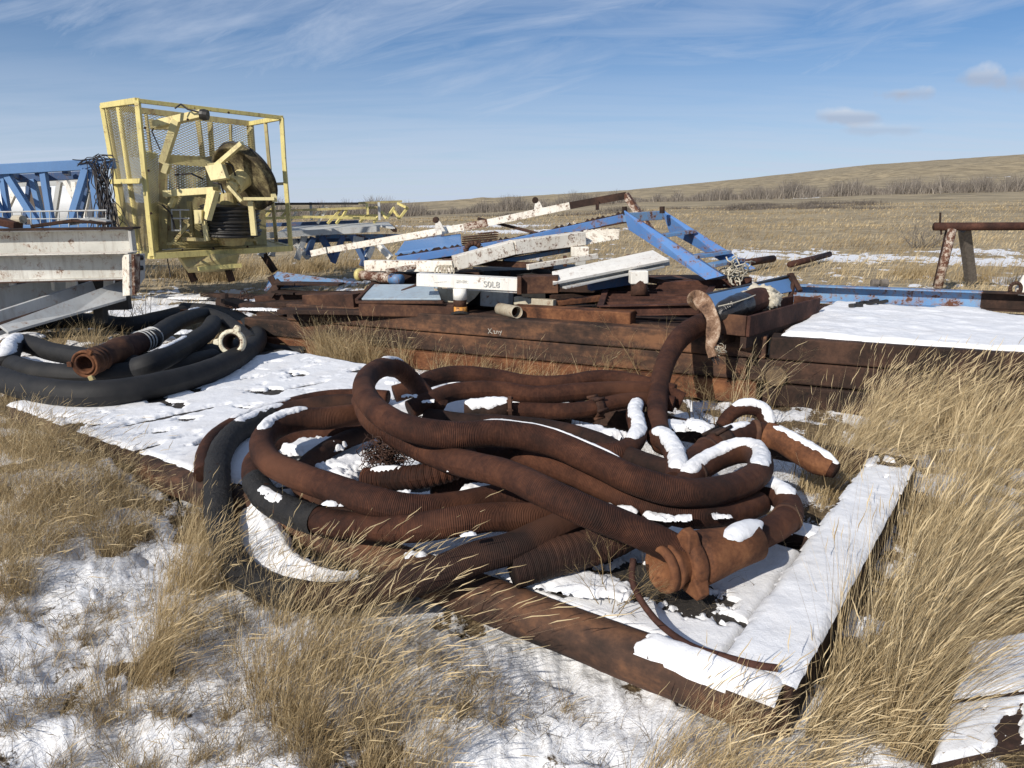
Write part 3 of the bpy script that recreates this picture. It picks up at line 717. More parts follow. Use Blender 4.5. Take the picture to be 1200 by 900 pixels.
# open flanged pipe under snow at the back of the heap
fp = thing('flanged_pipe', 'short open pipe with a bolted flange under snow behind the heap', 'pipe', P(580, 482, z=.27))
a = P(545, 481, z=.35); b = P(598, 478, z=.37)
MB().cyl(a, b, .062, .066, 22, hollow=.82).build('pipe_body', M['rust_dark'], fp, True)
d = (b-a).normalized(); mm = MB(); mm.cyl(b-d*.012, b+d*.012, .078, n=24, hollow=.72)
for i in range(6):
    s1 = d.cross(Vector((0, 0, 1))).normalized(); u1 = s1.cross(d); q_ = s1*math.cos(i*1.047)+u1*math.sin(i*1.047)
    mm.cyl(b+q_*.067-d*.02, b+q_*.067+d*.02, .008, n=6)
mm.build('end_flange', M['rust'], fp)
cpipe = catmull([list(a)+[.062], list((a+b)/2)+[.064], list(b)+[.066]], .01)
# snow on hoses
snow_cap(cpipe, 0, .0, .97, 70, .020, 2)
for k, f0, f1, half, T, side in ((5, .16, .30, 34, .018, 0), (7, .13, .24, 36, .014, 0), (1, .085, .135, 34, .012, 0), (1, .795, .99, 44, .018, 0), (13, .05, .80, 55, .020, 0), (14, .0, .95, 58, .020, 0), (15, .40, .57, 30, .014, 0), (15, .66, 1.0, 38, .018, 0), (16, .0, .34, 48, .018, 0), (18, .25, .85, 58, .018, 0), (6, .42, .50, 28, .014, 25),
                           (1, .49, .62, 18, .010, -42), (8, .35, .6, 35, .012, 0), (4, .05, .3, 30, .014, 0)):
    snow_cap(H[k][1], None, f0, f1, half, T, k*3+int(f0*50), side)
cc = catmull([list(P(848, 640, z=.425))+[.04], list(P(868, 628, z=.425))+[.05], list(P(890, 620, z=.415))+[.04]], .01)
snow_cap(cc, 0, 0, 1, 70, .008, 5)
# fallen clumps wedged between the hoses
def clump(px, py, z, L, W, ang, T=.03, seed=0):
    c = P(px, py, z=z); ca, sa = math.cos(R(ang)), math.sin(R(ang))
    fn = lambda u, v: (c.x+u*ca-v*sa, c.y+u*sa+v*ca, z+u*0)
    snow_grid(-L, L, -W, W, fn, lambda u, v: (1-np.sqrt((u/L)**2+(v/W)**2))*min(L, W)+(fbm(u*20, v*20, 5, seed, .65)-.58)*.09, T*.8, .007, seed, .045)
for i, a in enumerate(((365, 525, .33, .20, .12, 20, .06), (415, 545, .32, .22, .10, 30, .06), (395, 558, .34, .12, .06, 0, .05), (388, 590, .47, .08, .022, 0, .018), (450, 577, .53, .05, .02, 0, .012), (475, 575, .48, .06, .025, 0, .02), (562, 572, .43, .10, .04, 20, .03), (620, 595, .44, .055, .03, 20, .02), (552, 625, .51, .05, .022, 15, .018), (485, 650, .35, .06, .02, 15, .02),
                       (590, 519, .60, .10, .03, 0, .02), (535, 550, .56, .05, .02, 0, .02), (690, 510, .30, .22, .12, -10, .06), (715, 512, .33, .10, .06, 0, .05), (735, 597, .45, .09, .03, -25, .02), (765, 606, .44, .06, .03, -20, .03), (790, 607, .46, .07, .03, 0, .03), (850, 605, .42, .06, .025, 0, .03), (500, 470, .45, .05, .03, 0, .02), (480, 464, .5, .05, .03, 0, .02), (457, 448, .40, .06, .05, 0, .02),
                       (790, 500, .30, .15, .1, 0, .04), (820, 500, .33, .08, .14, 10, .05), (415, 480, .30, .2, .1, 0, .02), (660, 680, .24, .3, .1, -20, .03))):
    clump(*a, seed=i)
o = flush_snow('snow', 'white caps and wedges of snow lying on the heaped brown hoses')
# drift along the outside of the black hose, left front
snow_grid(0, 1, -.5, .5, (lambda cc: (lambda u, v: (np.interp(u, np.linspace(0, 1, len(cc)), cc[:, 0])+v*cc[0, 3]*0+v*.34*np.interp(u, [0, .5, .8, 1], [.3, 1.1, .8, .15])*(-.55), np.interp(u, np.linspace(0, 1, len(cc)), cc[:, 1])+v*.34*np.interp(u, [0, .5, .8, 1], [.3, 1.1, .8, .15])*(-.85), .02+np.interp(u, np.linspace(0, 1, len(cc)), cc[:, 2])-.22*np.clip(v+.1, 0, 1))))(catmull([list(P(*a))+[1] for a in ((291, 565, .24), (295, 600, .20), (312, 640, .16), (345, 668, .14), (385, 678, .13), (420, 672, .14))], .02)),
          lambda u, v: (np.minimum(np.minimum(u, 1-u)*1.2, .5*np.sqrt(np.clip(1-u, 0, 1))*np.clip(u*3+.2, 0, 1)-np.abs(v)))*.3+(fbm(u*14, v*6, 4, 3)-.6)*.04, .03, .010, 5)
flush_snow('snow', 'drift of packed snow along the black hose at the left front of the deck')
# nest of rusty wire among the hoses
def tangle(name, label, cat, centre, ext, n, r, mat, seed=0, steps=7, step=.014):
    rg = random.Random(seed); vs = []; fs = []; k = 0
    for i in range(n):
        p = [Vector(centre)+Vector([(rg.random()*2-1)*e for e in ext]) for _ in range(3)]
        pts = [list(p[0])]
        dr = (p[1]-p[0]).normalized()
        for j in range(steps):
            dr = (dr+Vector([rg.gauss(0, .45) for _ in range(3)])+(Vector(centre)-Vector(pts[-1]))*(1.2/max(ext))*.35).normalized()
            pts.append(list(Vector(pts[-1])+dr*max(ext)*.28))
        c = catmull([q+[r] for q in pts], step); v, q_, uv, L = tube_arrays(c[:, :3], c[:, 3], 4, None, 0)
        vs.append(v); fs.append(q_+k); k += len(v)
    o = link_mesh(name, np.vstack(vs), np.vstack(fs), M[mat], None)
    if label: tag(o, label, cat)
    return o
c_ = P(452, 532, z=.44)
tangle('wire_tangle', 'matted nest of rusty wire stuck between the hoses under the raised hoop', 'wire', c_, (.13, .07, .07), 130, .0022, 'wire', 3)
def Q(px, py, Y): return P(px, py, Y=Y)
def one(mb, name, mat, label, cat, group=None, smooth=False, bevel=.006):
    o = mb.build(name, M[mat], None, smooth, bevel); return tag(o, label, cat, group)
# ------------------------------------------------------------ stack of rusty box beams
BG = 'rusty box beams stacked across the middle'
rb = random.Random(5)
def sbeam(u0, u1, v, ztop, label, mat='rust_beam', w=.24, h=.19, dz=0, group=BG):
    mb = MB(); mb.bar(SP(u0, v+w/2, ztop-h/2), SP(u1, v+w/2+dz, ztop-h/2), w, h)
    return one(mb, 'steel_beam', mat, label, 'beam', group, bevel=.014)
def sU(px, py, z=.6):
    c = P(px, py, z=z); return to_s(c.x, c.y)
ur = sU(905, 397)[0]; ue = SLEN+1.6
sbeam(.55, ur-.05, .0, .595, 'top front beam of the long stack, behind the dry grass tuft, scrawled with chalk')
sbeam(-.1, ur-.2, .02, .395, 'middle front beam of the long stack, left half, streaked orange')
sbeam(.1, ur-.1, -.02, .195, 'bottom front beam of the long stack, left half, half hidden in grass', 'rust_orange')
sbeam(ur-.02, ue, -.01, .600, 'top front beam on the right, edging the snowy platform', 'rust_dark')
sbeam(ur-.17, ue, .01, .400, 'middle front beam on the right, below the edge of the snowy platform', 'rust_dark')
sbeam(ur-.05, ue, .0, .195, 'bottom front beam on the right, down in the tall straw grass', 'rust_dark')
sbeam(.7, ur-.3, .33, .58, 'second top beam of the long stack, behind the front one', 'rust_dark')
sbeam(.4, ur-.3, .75, .57, 'third top beam of the long stack, under the white and blue scrap', 'rust_dark')
sbeam(.9, ur-.3, 1.3, .57, 'fourth top beam of the long stack, under the scrap pile', 'rust_dark')
sbeam(1.2, ur-.3, 1.95, .56, 'rearmost top beam of the long stack, under the scrap pile', 'rust_dark')
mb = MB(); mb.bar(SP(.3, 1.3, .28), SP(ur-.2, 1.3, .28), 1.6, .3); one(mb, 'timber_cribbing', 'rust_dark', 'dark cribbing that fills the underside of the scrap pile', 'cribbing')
# snow covered platform on the right
pf = thing('platform', 'flat steel platform under smooth white snow, at the right beyond the beam stack', 'platform', SP(ur+1.5, 1.3, 0))
MB().bar(SP(ur+.05, 1.36, .56), SP(ue, 1.36, .56), 2.15, .06).build('deck_plate', M['rust_dark'], pf)
for uu in (ur+.3, ur+1.8, ur+3.3): MB().bar(SP(uu, .3, .27), SP(uu, 2.4, .27), .12, .5).build('support', M['rust_dark'], pf)
def sfn(z):
    return lambda u, v: (S0.x+SU.x*u+SV.x*v, S0.y+SU.y*u+SV.y*v, z+u*0)
def pmask(u, v):
    l = u-ur-.02-.32*(v)*.5; m = np.minimum(np.minimum(l, ue-u), np.minimum(v-.07, 2.42-v))
    m = np.minimum(m, .9*np.hypot((u-ur-3.1)/1.25, (v-2.42)/.62)-.9)
    return m+(fbm(u*4, v*4, 3, 55)-.55)*.10
snow_grid(ur-.1, ue, .0, 2.5, sfn(.592), pmask, .045, .018, 12, .05)
flush_snow('snow', 'smooth white snow covering the flat platform at the right')
for i, (a, b) in enumerate((((1000, 356), (1032, 353)),)):
    mb = MB(); rr = random.Random(i)
    for k in range(9):
        p = P(a[0]+(b[0]-a[0])*k/8, a[1]+(b[1]-a[1])*k/8+rr.uniform(-2, 2), z=.65); mb.bar(p, p+Vector((rr.uniform(.04, .11), rr.uniform(-.03, .03), rr.uniform(-.02, .03))), .05, .03)
    one(mb, 'strap_scrap', 'black_steel', 'black scrap of strap lying on the snowy platform', 'scrap')
mb = MB(); mb.bar(P(995, 358, z=.65), P(1002, 357.5, z=.66), .05, .035); one(mb, 'rubber_scrap', 'black_steel', 'small black lump left of the strap scrap on the snow', 'scrap')
# blue channel along the back of the platform
bc = thing('blue_channel', 'long faded blue channel, rust showing through, along the back of the snowy platform', 'beam', P(1060, 352, z=.6))
a, b = Q(925, 343, 8.35), Q(1150, 352, 7.5)
MB().channel(a, b, .14, .19, .015).build('web', M['blue_rusty'], bc)
d = (b-a).normalized()
MB().channel(b, b+d*1.2, .14, .19, .015).build('rusty_end', M['rust_dark'], bc)
ring = MB(); c_ = Q(1190, 338, 7.35)
pts = [c_+Vector((math.cos(t)*.055, 0, math.sin(t)*.055)) for t in np.linspace(0, 2*math.pi, 15)]
ring.pipe(pts, .018); one(ring, 'lifting_ring', 'rust_dark', 'dark round ring standing on the right end of the blue channel', 'ring', None, True, 0)
mb = MB(); mb.lathe(Q(1197, 346, 7.4), Q(1203, 322, 7.4), [(0, .05), (.06, .07), (.12, .05), (.2, .03)], 10); one(mb, 'valve', 'white_chip', 'white chipped valve beside the dark ring at the right edge', 'valve', None, True, 0)
# chalk scrawl on the top beam
mb = MB()
def onface(px, py): 
    c = P(px, py, Y=7); o_ = Vector((0, 0, CAM_H)); d_ = (c-o_); n_ = -SV; p0 = SP(0, -.004, .5)
    return o_+d_*((p0-o_).dot(n_)/d_.dot(n_))
for s in ([(572, 385), (574, 388), (572, 391)], [(576, 385), (573.5, 388.5), (577, 391)], [(578, 388), (580, 388), (579, 390.5), (581, 391)], [(582, 391), (582, 388), (584, 388.5), (584, 391)], [(585, 388), (586.5, 390), (588, 387.5), (586, 393)]):
    mb.pipe([onface(*p) for p in s], .0035, 4)
one(mb, 'chalk_scrawl', 'chalk', 'short pale handwriting chalked on the top front beam', 'writing', None, bevel=0)
# round timber end under the right stack
mb = MB(); c_ = SP(ur+.05, -.04, .27); mb.cyl(c_, c_+SV*.3, .085, n=18); one(mb, 'timber_block', 'timber', 'tan round timber end poking out below the beams on the right', 'timber')

# ------------------------------------------------------------ scrap on the stack
def chan(px1, py1, Y1, px2, py2, Y2, w, h, mat, name, label, cat='beam', group=None, kind='bar', up=None, bevel=.006):
    mb = MB(); a, b = Q(px1, py1, Y1), Q(px2, py2, Y2)
    if kind == 'bar': mb.bar(a, b, w, h, up)
    elif kind == 'ch': mb.channel(a, b, w, h, .014, up, -1)
    elif kind == 'ch2': mb.channel(a, b, w, h, .014, up, 1)
    elif kind == 'I': mb.ibeam(a, b, w, h, .018, up)
    return one(mb, name, mat, label, cat, group, bevel=bevel)
SG = 'scrap members heaped on the beam stack'
chan(602, 366, 7.35, 742, 374, 6.85, .20, .15, 'rust_orange', 'box_beam', 'orange brown box beam lying on the stack, right of the cream pipe', 'beam', SG, bevel=.012)
chan(425, 362, 7.75, 536, 363, 7.5, .2, .13, 'rust', 'box_beam', 'rusty box beam lying on the stack, left of the orange pipe leg', 'beam', SG, bevel=.012)
# pale blue plate
mb = MB(); mb.plate([Q(424, 352, 7.75), Q(517, 352, 7.45), Q(512, 335, 8.0), Q(437, 335, 8.25)], .02)
one(mb, 'steel_plate', 'pale_blue', 'pale blue flat plate leaning on the stack below the white beams', 'plate')
mb = MB(); mb.bar(Q(418, 353, 7.7), Q(437, 334, 8.25), .04, .05); mb.bar(Q(418, 354, 7.7), Q(520, 354, 7.4), .05, .03); one(mb, 'angle_iron', 'rust', 'rusty angle frame edging the pale blue plate', 'frame')
# white beam with faded letters
wb = thing('white_beam', 'white channel with faded letters resting on an orange banded pipe leg', 'beam', Q(549, 340, 7.5))
a, b = Q(490, 327, 7.55), Q(607, 333, 7.45)
MB().channel(a, b, .16, .125, .014, None, -1).build('web', M['white'], wb, bevel=.004)
MB().bar(Q(526, 336, 7.56), Q(607, 341, 7.46), .15, .03).build('bottom_flange', M['grey_paint'], wb, bevel=.003)
MB().bar(Q(606, 334, 7.42), Q(611, 334, 7.42), .17, .17).build('end_bracket', M['rust'], wb, bevel=.004)
def lettering(txt, px, py, Y, size, parent, mat, d, nrm, name='lettering'):
    cu = bpy.data.curves.new(name, 'FONT'); cu.body = txt; cu.size = size; cu.extrude = .0008; cu.materials.append(M[mat])
    tmp = bpy.data.objects.new(name, cu); col.objects.link(tmp); bpy.context.view_layer.update()
    me = bpy.data.meshes.new_from_object(tmp.evaluated_get(bpy.context.evaluated_depsgraph_get())); bpy.data.objects.remove(tmp)
    if not me.materials: me.materials.append(M[mat])
    o = bpy.data.objects.new(name, me); col.objects.link(o)
    d = d.normalized(); nrm = nrm.normalized(); y_ = nrm.cross(d).normalized(); nrm = d.cross(y_)
    m = Matrix((d, y_, nrm)).transposed().to_4x4(); m.translation = Q(px, py, Y)-(wloc(parent) if parent else Vector())
    o.matrix_basis = m
    if parent: o.parent = parent
    return o
_d = (b-a).normalized(); _n = Vector((0, 0, 1)).cross(_d)*-1; _n = _n if _n.y < 0 else -_n
lettering('S0L8', 566, 336, 7.395, .085, wb, 'marker', _d, _n)
lettering('20NFK', 534, 331, 7.42, .04, wb, 'marker', _d, _n)
MB().bar(Q(509, 331, 7.45), Q(527, 330, 7.44), .004, .006).build('marker_stroke', M['marker'], wb)
MB().bar(Q(529, 326, 7.44), Q(530, 332, 7.44), .004, .008).build('marker_stroke', M['marker'], wb)
lg = thing('banded_support', 'short pipe leg painted white, brown and orange under the lettered white beam', 'pipe', Q(539, 372, 7.45))
MB().cyl(Q(539, 351, 7.45), Q(539, 338, 7.45), .070, n=18).build('white_section', M['white'], lg, True)
MB().cyl(Q(539, 361, 7.45), Q(539, 346, 7.45), .067, n=18).build('rusty_section', M['rust'], lg, True)
MB().cyl(Q(539, 370, 7.45), Q(539, 359, 7.45), .073, n=18).build('orange_band', M['orange'], lg, True)
MB().lathe(Q(539, 374, 7.42), Q(539, 369, 7.45), [(0, .0), (0, .12), (.035, .11), (.04, .06)], 16).build('base_clamp', M['black_steel'], lg)
mb = MB()
for t0 in np.linspace(R(200), R(325), 9)[:-1]:
    pass
pp = [Q(508, 338, 7.75), Q(514, 348, 7.7), Q(524, 356, 7.66), Q(534, 361, 7.64), Q(545, 358, 7.66), Q(556, 350, 7.7), Q(566, 338, 7.75)]
mb.add(pp+[p+Vector((0, .5, 0)) for p in pp], [(i, i+1, i+8, i+7) for i in range(6)]+[tuple(range(7))[::-1], tuple(range(7, 14))])
one(mb, 'saddle', 'cream', 'cream curved saddle behind the orange banded pipe leg', 'saddle')
chan(566, 346, 7.9, 599, 348, 7.85, .3, .19, 'grey_paint', 'steel_box', 'grey cream box under the right end of the lettered beam', 'box')
mb = MB(); mb.cyl(Q(586, 362, 7.5), Q(606, 366, 7.1), .062, n=20, hollow=.84); one(mb, 'pipe_stub', 'cream', 'open cream pipe stub with a ringed mouth pointing out of the stack', 'pipe', None, True)
chan(612, 333, 7.55, 655, 332, 7.5, .25, .17, 'rust', 'rusty_plate', 'rusty folded plate between the two white beams', 'plate')
# white beam f
wf = thing('white_beam', 'clean white beam tilted up to the right, its end behind the blue ladder', 'beam', Q(715, 330, 7.7))
MB().plate([Q(648, 331, 7.35), Q(784, 304, 7.9), Q(765, 293, 8.2), Q(647, 318, 7.6)], -.03).build('top_flange', M['white'], wf, bevel=.003)
MB().bar(Q(655, 331, 7.5), Q(784, 306, 8.02), .02, .09).build('web', M['grey_paint'], wf)
MB().bar(Q(660, 337, 7.42), Q(775, 312, 7.95), .12, .02).build('bottom_flange', M['grey_paint'], wf, bevel=.003)
lg = thing('short_post', 'short post, white above and rusty below, under the clean white tilted beam', 'post', Q(748, 345, 7.6))
MB().bar(Q(748, 332, 7.65), Q(748, 317, 7.65), .18, .16, (0, 1, 0)).build('white_section', M['white'], lg, bevel=.01)
MB().cyl(Q(749, 347, 7.6), Q(749, 331, 7.65), .085, n=16).build('rusty_section', M['rust'], lg, True)
# raised big white beam
wc = thing('white_beam', 'big chipped white box beam lying across the pile, coloured shadow-dark underneath', 'beam', Q(600, 310, 8.1))
MB().bar(Q(431, 311, 8.9), Q(534, 312, 8.3), .14, .125).build('left_length', M['white_chip'], wc, bevel=.006)
MB().bar(Q(533, 308, 8.15), Q(600, 290, 8.35), .18, .15).build('middle_length', M['white_chip'], wc, bevel=.006)
MB().bar(Q(600, 290, 8.35), Q(682, 279, 8.75), .18, .15).build('right_length', M['white_chip'], wc, bevel=.006)
MB().plate([Q(533, 316, 8.1), Q(600, 300, 8.3), Q(684, 289, 8.7), Q(680, 284, 9.1), Q(560, 300, 8.7)], .02).build('underside', M['rust_dark'], wc)  # dark sheet paints the beam's shaded underside
def mesh_panel(name, q, pitch, r, mat, parent=None, skew=.6):
    """expanded metal between four corners q (bl, br, tr, tl)"""
    q = [Vector(x) for x in q]; W = (q[1]-q[0]).length; Hh = (q[3]-q[0]).length
    def pt(x, y):
        s, t = x/W, y/Hh; return q[0]*(1-s)*(1-t)+q[1]*s*(1-t)+q[2]*s*t+q[3]*(1-s)*t
    mb = MB(); 
    for sg in (1, -1):
        k = -Hh/skew if sg == 1 else 0
        end = W if sg == 1 else W+Hh/skew
        while k < end:
            x0, y0, x1, y1 = (k, 0, k+Hh/skew, Hh) if sg == 1 else (k, 0, k-Hh/skew, Hh)
            # clip to 0..W
            def cx(x, xa, ya, xb, yb): return ya+(yb-ya)*(x-xa)/(xb-xa)
            a_ = [x0, y0]; b_ = [x1, y1]
            for e in (a_, b_):
                if e[0] < 0: e[1] = cx(0, x0, y0, x1, y1); e[0] = 0
                if e[0] > W: e[1] = cx(W, x0, y0, x1, y1); e[0] = W
            if abs(a_[0]-b_[0]) > .01: mb.cyl(pt(*a_), pt(*b_), r, n=3)
            k += pitch
    return mb.build(name, M[mat], parent)
gt = mesh_panel('expanded_grating', [Q(684, 287, 8.7), Q(725, 280, 8.9), Q(726, 267, 9.2), Q(684, 270, 9.0)], .06, .009, 'white_chip', None, .45)
tag(gt, 'white expanded metal grating at the high end of the long blue channel', 'grating')
lg = thing('support_post', 'white and rusty block post under the high end of the big white beam', 'post', Q(678, 311, 8.6))
MB().bar(Q(679, 300, 8.6), Q(679, 289, 8.6), .2, .2, (0, 1, 0)).build('white_block', M['white_chip'], lg, bevel=.008)
MB().bar(Q(680, 311, 8.6), Q(680, 300, 8.6), .12, .12, (0, 1, 0)).build('lower_block', M['grey_paint'], lg, bevel=.008)
chan(660, 306, 8.5, 664, 306, 8.5, .1, .12, 'rust', 'rusty_block', 'small rusty block left of the block post', 'block')
# long blue channel and blue panel
bl = thing('blue_channel', 'long blue channel with a rust-toothed top edge rising to the ladder head', 'beam', Q(600, 300, 8.9))
MB().channel(Q(466, 305, 8.9), Q(600, 284, 9.0), .15, .085, .014, None, -1).build('lower_length', M['blue'], bl, bevel=.003)
MB().channel(Q(600, 284, 9.0), Q(734, 254, 9.2), .15, .085, .014, None, -1).build('upper_length', M['blue'], bl, bevel=.003)
mb = MB(); rr = random.Random(9); top = []; bot = []
for i in range(90):
    t = i/89; px = 466+268*t; py = (305-21*min(1, t*2)-30*max(0, t*2-1))-4.2
    p = Q(px, py, 8.93+.25*t); bot.append(p); top.append(p+Vector((0, 0, rr.choice((.004, .012, .035)))))
mb.add([q for pr_ in zip(bot, top) for q in (pr_[0], pr_[1], pr_[1]+Vector((0, .08, 0)), pr_[0]+Vector((0, .08, 0)))], [(4*i+j, 4*i+(j+1) % 4, 4*i+4+(j+1) % 4, 4*i+4+j) for i in range(89) for j in range(4)])
mb.build('rust_edge', M['rust_dark'], bl)
MB().bar(Q(470, 310, 8.88), Q(734, 260, 9.15), .08, .02).build('lower_lip', M['rust_dark'], bl)
MB().bar(Q(664, 273, 8.95), Q(664, 283, 8.9), .06, .05, (0, 1, 0)).build('hanger', M['rust'], bl)
mb = MB(); mb.plate([Q(465, 297, 9.1), Q(541, 287, 9.1), Q(540, 275, 9.7), Q(474, 284, 9.7)], .015); mb.bar(Q(463, 298, 9.08), Q(542, 288, 9.08), .03, .03)
one(mb, 'steel_plate', 'blue_plain', 'flat bright blue plate lying left of the rusted end blocks', 'plate')
for i, (x, y, w_, lab) in enumerate(((553, 284, .3, 'left'), (572, 280, .22, 'right'))):
    mb = MB()
    for k in range(6): mb.bar(Q(x-11, y-6+k*2.6, 9.35), Q(x+11, y-8+k*2.6, 9.4), .14, .013)
    one(mb, 'leaf_pack', 'rust', '%s of two rusty packs of thin plates beside the blue plate' % lab, 'plates')
mb = MB(); pts = [Q(555+9*math.cos(t), 294-9*math.sin(t), 8.5) for t in np.linspace(-.3, 3.3, 9)]; mb.pipe(pts, .03, 8)
one(mb, 'rusty_hook', 'rust', 'rusty half ring standing on the big white beam', 'hook', None, True, 0)
# long thin white beam over the top
lw = thing('white_angle', 'long thin white angle, blackened at its right, rising over the whole pile', 'beam', Q(560, 270, 9.5))
MB().bar(Q(366, 297, 10.6), Q(384, 293, 10.5), .08, .085).build('left_tip', M['white_chip'], lw)
MB().bar(Q(386, 293, 10.5), Q(545, 266, 9.6), .08, .085).build('left_length', M['white_chip'], lw)
MB().bar(Q(545, 266, 9.6), Q(572, 261, 9.5), .085, .09).build('rusty_joint', M['white_rusty'], lw)
MB().bar(Q(572, 261, 9.5), Q(668, 241, 9.3), .08, .085).build('middle_length', M['white_chip'], lw)
MB().bar(Q(668, 241, 9.3), Q(734, 229, 9.2), .08, .085).build('blackened_length', M['rust_dark'], lw)
MB().bar(Q(733, 228, 9.2), Q(764, 272, 9.0), .08, .07).build('drop_leg', M['white_rusty'], lw)
MB().bar(Q(700, 236, 9.2), Q(700, 246, 9.2), .04, .03, (0, 1, 0)).build('tab', M['rust_dark'], lw)
for px, py in ((513, 271), (629, 248)):
    c_ = Q(px, py, 9.6); lp = MB(); lp.plate([c_+Vector((-.04, 0, 0)), c_+Vector((.10, 0, 0)), c_+Vector((.03, 0, .13)), c_+Vector((-.02, 0, .13))], .03).build('lug_plate', M['white_chip'], lw)
    MB().cyl(c_+Vector((-.02, -.03, .14)), c_+Vector((-.02, .05, .14)), .04, n=12).build('lug_pin', M['rust_dark'], lw)
# blue ladder
ld = thing('steel_ladder', 'blue steel stair ladder with wide flat side plates leaning down to the right', 'ladder', Q(800, 325, 8.0))
MB().plate([Q(736, 269, 8.55), Q(827, 328, 7.7), Q(848, 323, 7.7), Q(731, 247, 8.55)], -.02).build('side_plate', M['blue'], ld, bevel=.003)
MB().plate([Q(784, 272, 8.8), Q(866, 318, 8.0), Q(884, 315, 8.0), Q(776, 247, 8.8)], -.02).build('side_plate', M['blue'], ld, bevel=.003)
MB().bar(Q(732, 248, 8.57), Q(848, 323, 7.72), .035, .02).build('side_lip', M['rust_dark'], ld)
MB().bar(Q(732, 255, 8.6), Q(778, 252, 8.85), .06, .10).build('head_bar', M['blue_rusty'], ld, bevel=.004)
for (x0, y0, Y0, x1, y1, Y1) in ((770, 277, 8.3, 812, 271, 8.5), (812, 301, 7.95, 852, 295, 8.2), (832, 311, 7.85, 868, 304, 8.1)):
    MB().bar(Q(x0, y0, Y0), Q(x1, y1, Y1), .14, .035).build('rung', M['blue_rusty'], ld, bevel=.003)
for px, py in ((732, 244), (776, 244)): MB().cyl(Q(px, py+6, 8.6), Q(px, py-2, 8.6), .03, n=8).build('head_pin', M['rust_dark'], ld)
tw = tangle('rope_bundle', 'cream rope bundle in the foot of the blue ladder', 'rope', Q(862, 318, 7.9), (.16, .08, .04), 26, .008, 'cloth', 5)
# dark filler scrap in the pile
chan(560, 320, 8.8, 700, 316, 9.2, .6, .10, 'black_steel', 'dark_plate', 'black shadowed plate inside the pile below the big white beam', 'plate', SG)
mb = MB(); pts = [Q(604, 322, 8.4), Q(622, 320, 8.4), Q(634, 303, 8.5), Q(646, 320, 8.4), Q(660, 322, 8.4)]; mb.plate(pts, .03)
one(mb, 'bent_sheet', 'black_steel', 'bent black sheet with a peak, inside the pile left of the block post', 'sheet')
for i, (a_, b_, w_, h_, mt, lab) in enumerate((
    ((310, 356, 8.6), (420, 352, 8.2), .3, .05, 'rust_dark', 'flat dark bar at the left end of the pile, under the slotted beam'),
    ((305, 349, 8.9), (425, 345, 8.6), .25, .07, 'rust', 'rusty bar stacked under the slotted pale blue beam'),
    ((365, 352, 8.3), (424, 351, 8.0), .3, .15, 'rust', 'short rusty box left of the pale blue plate'),
    ((330, 364, 8.0), (500, 366, 7.6), .2, .05, 'rust_dark', 'thin dark bar along the top of the stack behind the grass tuft'),
    ((640, 347, 8.3), (700, 342, 8.4), .4, .06, 'rust_dark', 'dark flat bar behind the grating frame'),
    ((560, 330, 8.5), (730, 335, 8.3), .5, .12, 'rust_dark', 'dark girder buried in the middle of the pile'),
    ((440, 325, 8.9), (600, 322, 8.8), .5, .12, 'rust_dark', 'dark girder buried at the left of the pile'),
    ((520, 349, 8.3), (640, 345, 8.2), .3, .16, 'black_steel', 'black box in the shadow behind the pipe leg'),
    ((680, 326, 8.6), (860, 326, 8.4), .5, .03, 'rust', 'rusty sheet seen between the ladder rungs'),
    ((560, 295, 9.5), (700, 270, 9.5), .3, .05, 'rust', 'rusty bar behind the long blue channel'),
    ((770, 336, 8.1), (880, 330, 8.0), .12, .10, 'rust_red', 'red brown angle lying below the ladder foot'))):
    chan(*a_, *b_, w_, h_, mt, 'scrap_bar', lab, 'scrap', SG)
for (a_, b_, w_, h_, mt, lab) in (
    ((452, 318, 8.4), (560, 300, 8.7), .05, .05, 'white_rusty', 'thin flaking pole lying left above the striped pipe'),
    ((520, 306, 8.6), (648, 312, 8.3), .10, .06, 'rust', 'rusty bar crossing under the bend of the big white beam'),
    ((590, 306, 8.5), (672, 292, 8.8), .06, .05, 'blue_rusty', 'short blue bar tucked under the right of the big white beam'),
    ((618, 313, 8.1), (700, 300, 8.5), .05, .06, 'white_chip', 'thin white bar sloping behind the clean tilted beam'),
    ((470, 343, 7.9), (500, 331, 8.1), .05, .05, 'wire', 'short dark rod poking out above the pale blue plate'),
    ((690, 335, 7.9), (742, 327, 8.0), .12, .10, 'blue_dark', 'dark blue block under the clean tilted beam'),
    ((640, 356, 7.5), (705, 349, 7.6), .15, .05, 'rust_orange', 'orange rusty plate left of the grating frame'),
    ((604, 352, 7.6), (650, 356, 7.4), .08, .08, 'cream', 'cream block behind the open pipe stub'),
    ((705, 318, 8.3), (790, 333, 8.1), .06, .06, 'rust', 'rusty angle passing under the left plate of the ladder'),
    ((560, 256, 9.8), (640, 276, 9.3), .035, .035, 'rust_dark', 'thin dark rod crossing under the long white angle'),
    ((480, 300, 9.2), (575, 302, 9.0), .12, .05, 'rust_dark', 'dark strip under the flat bright blue plate'),
    ((735, 300, 8.4), (760, 345, 7.9), .05, .05, 'white_rusty', 'thin flaking strut standing behind the clean tilted beam')):
    chan(*a_, *b_, w_, h_, mt, 'scrap_bar', lab, 'scrap', SG)
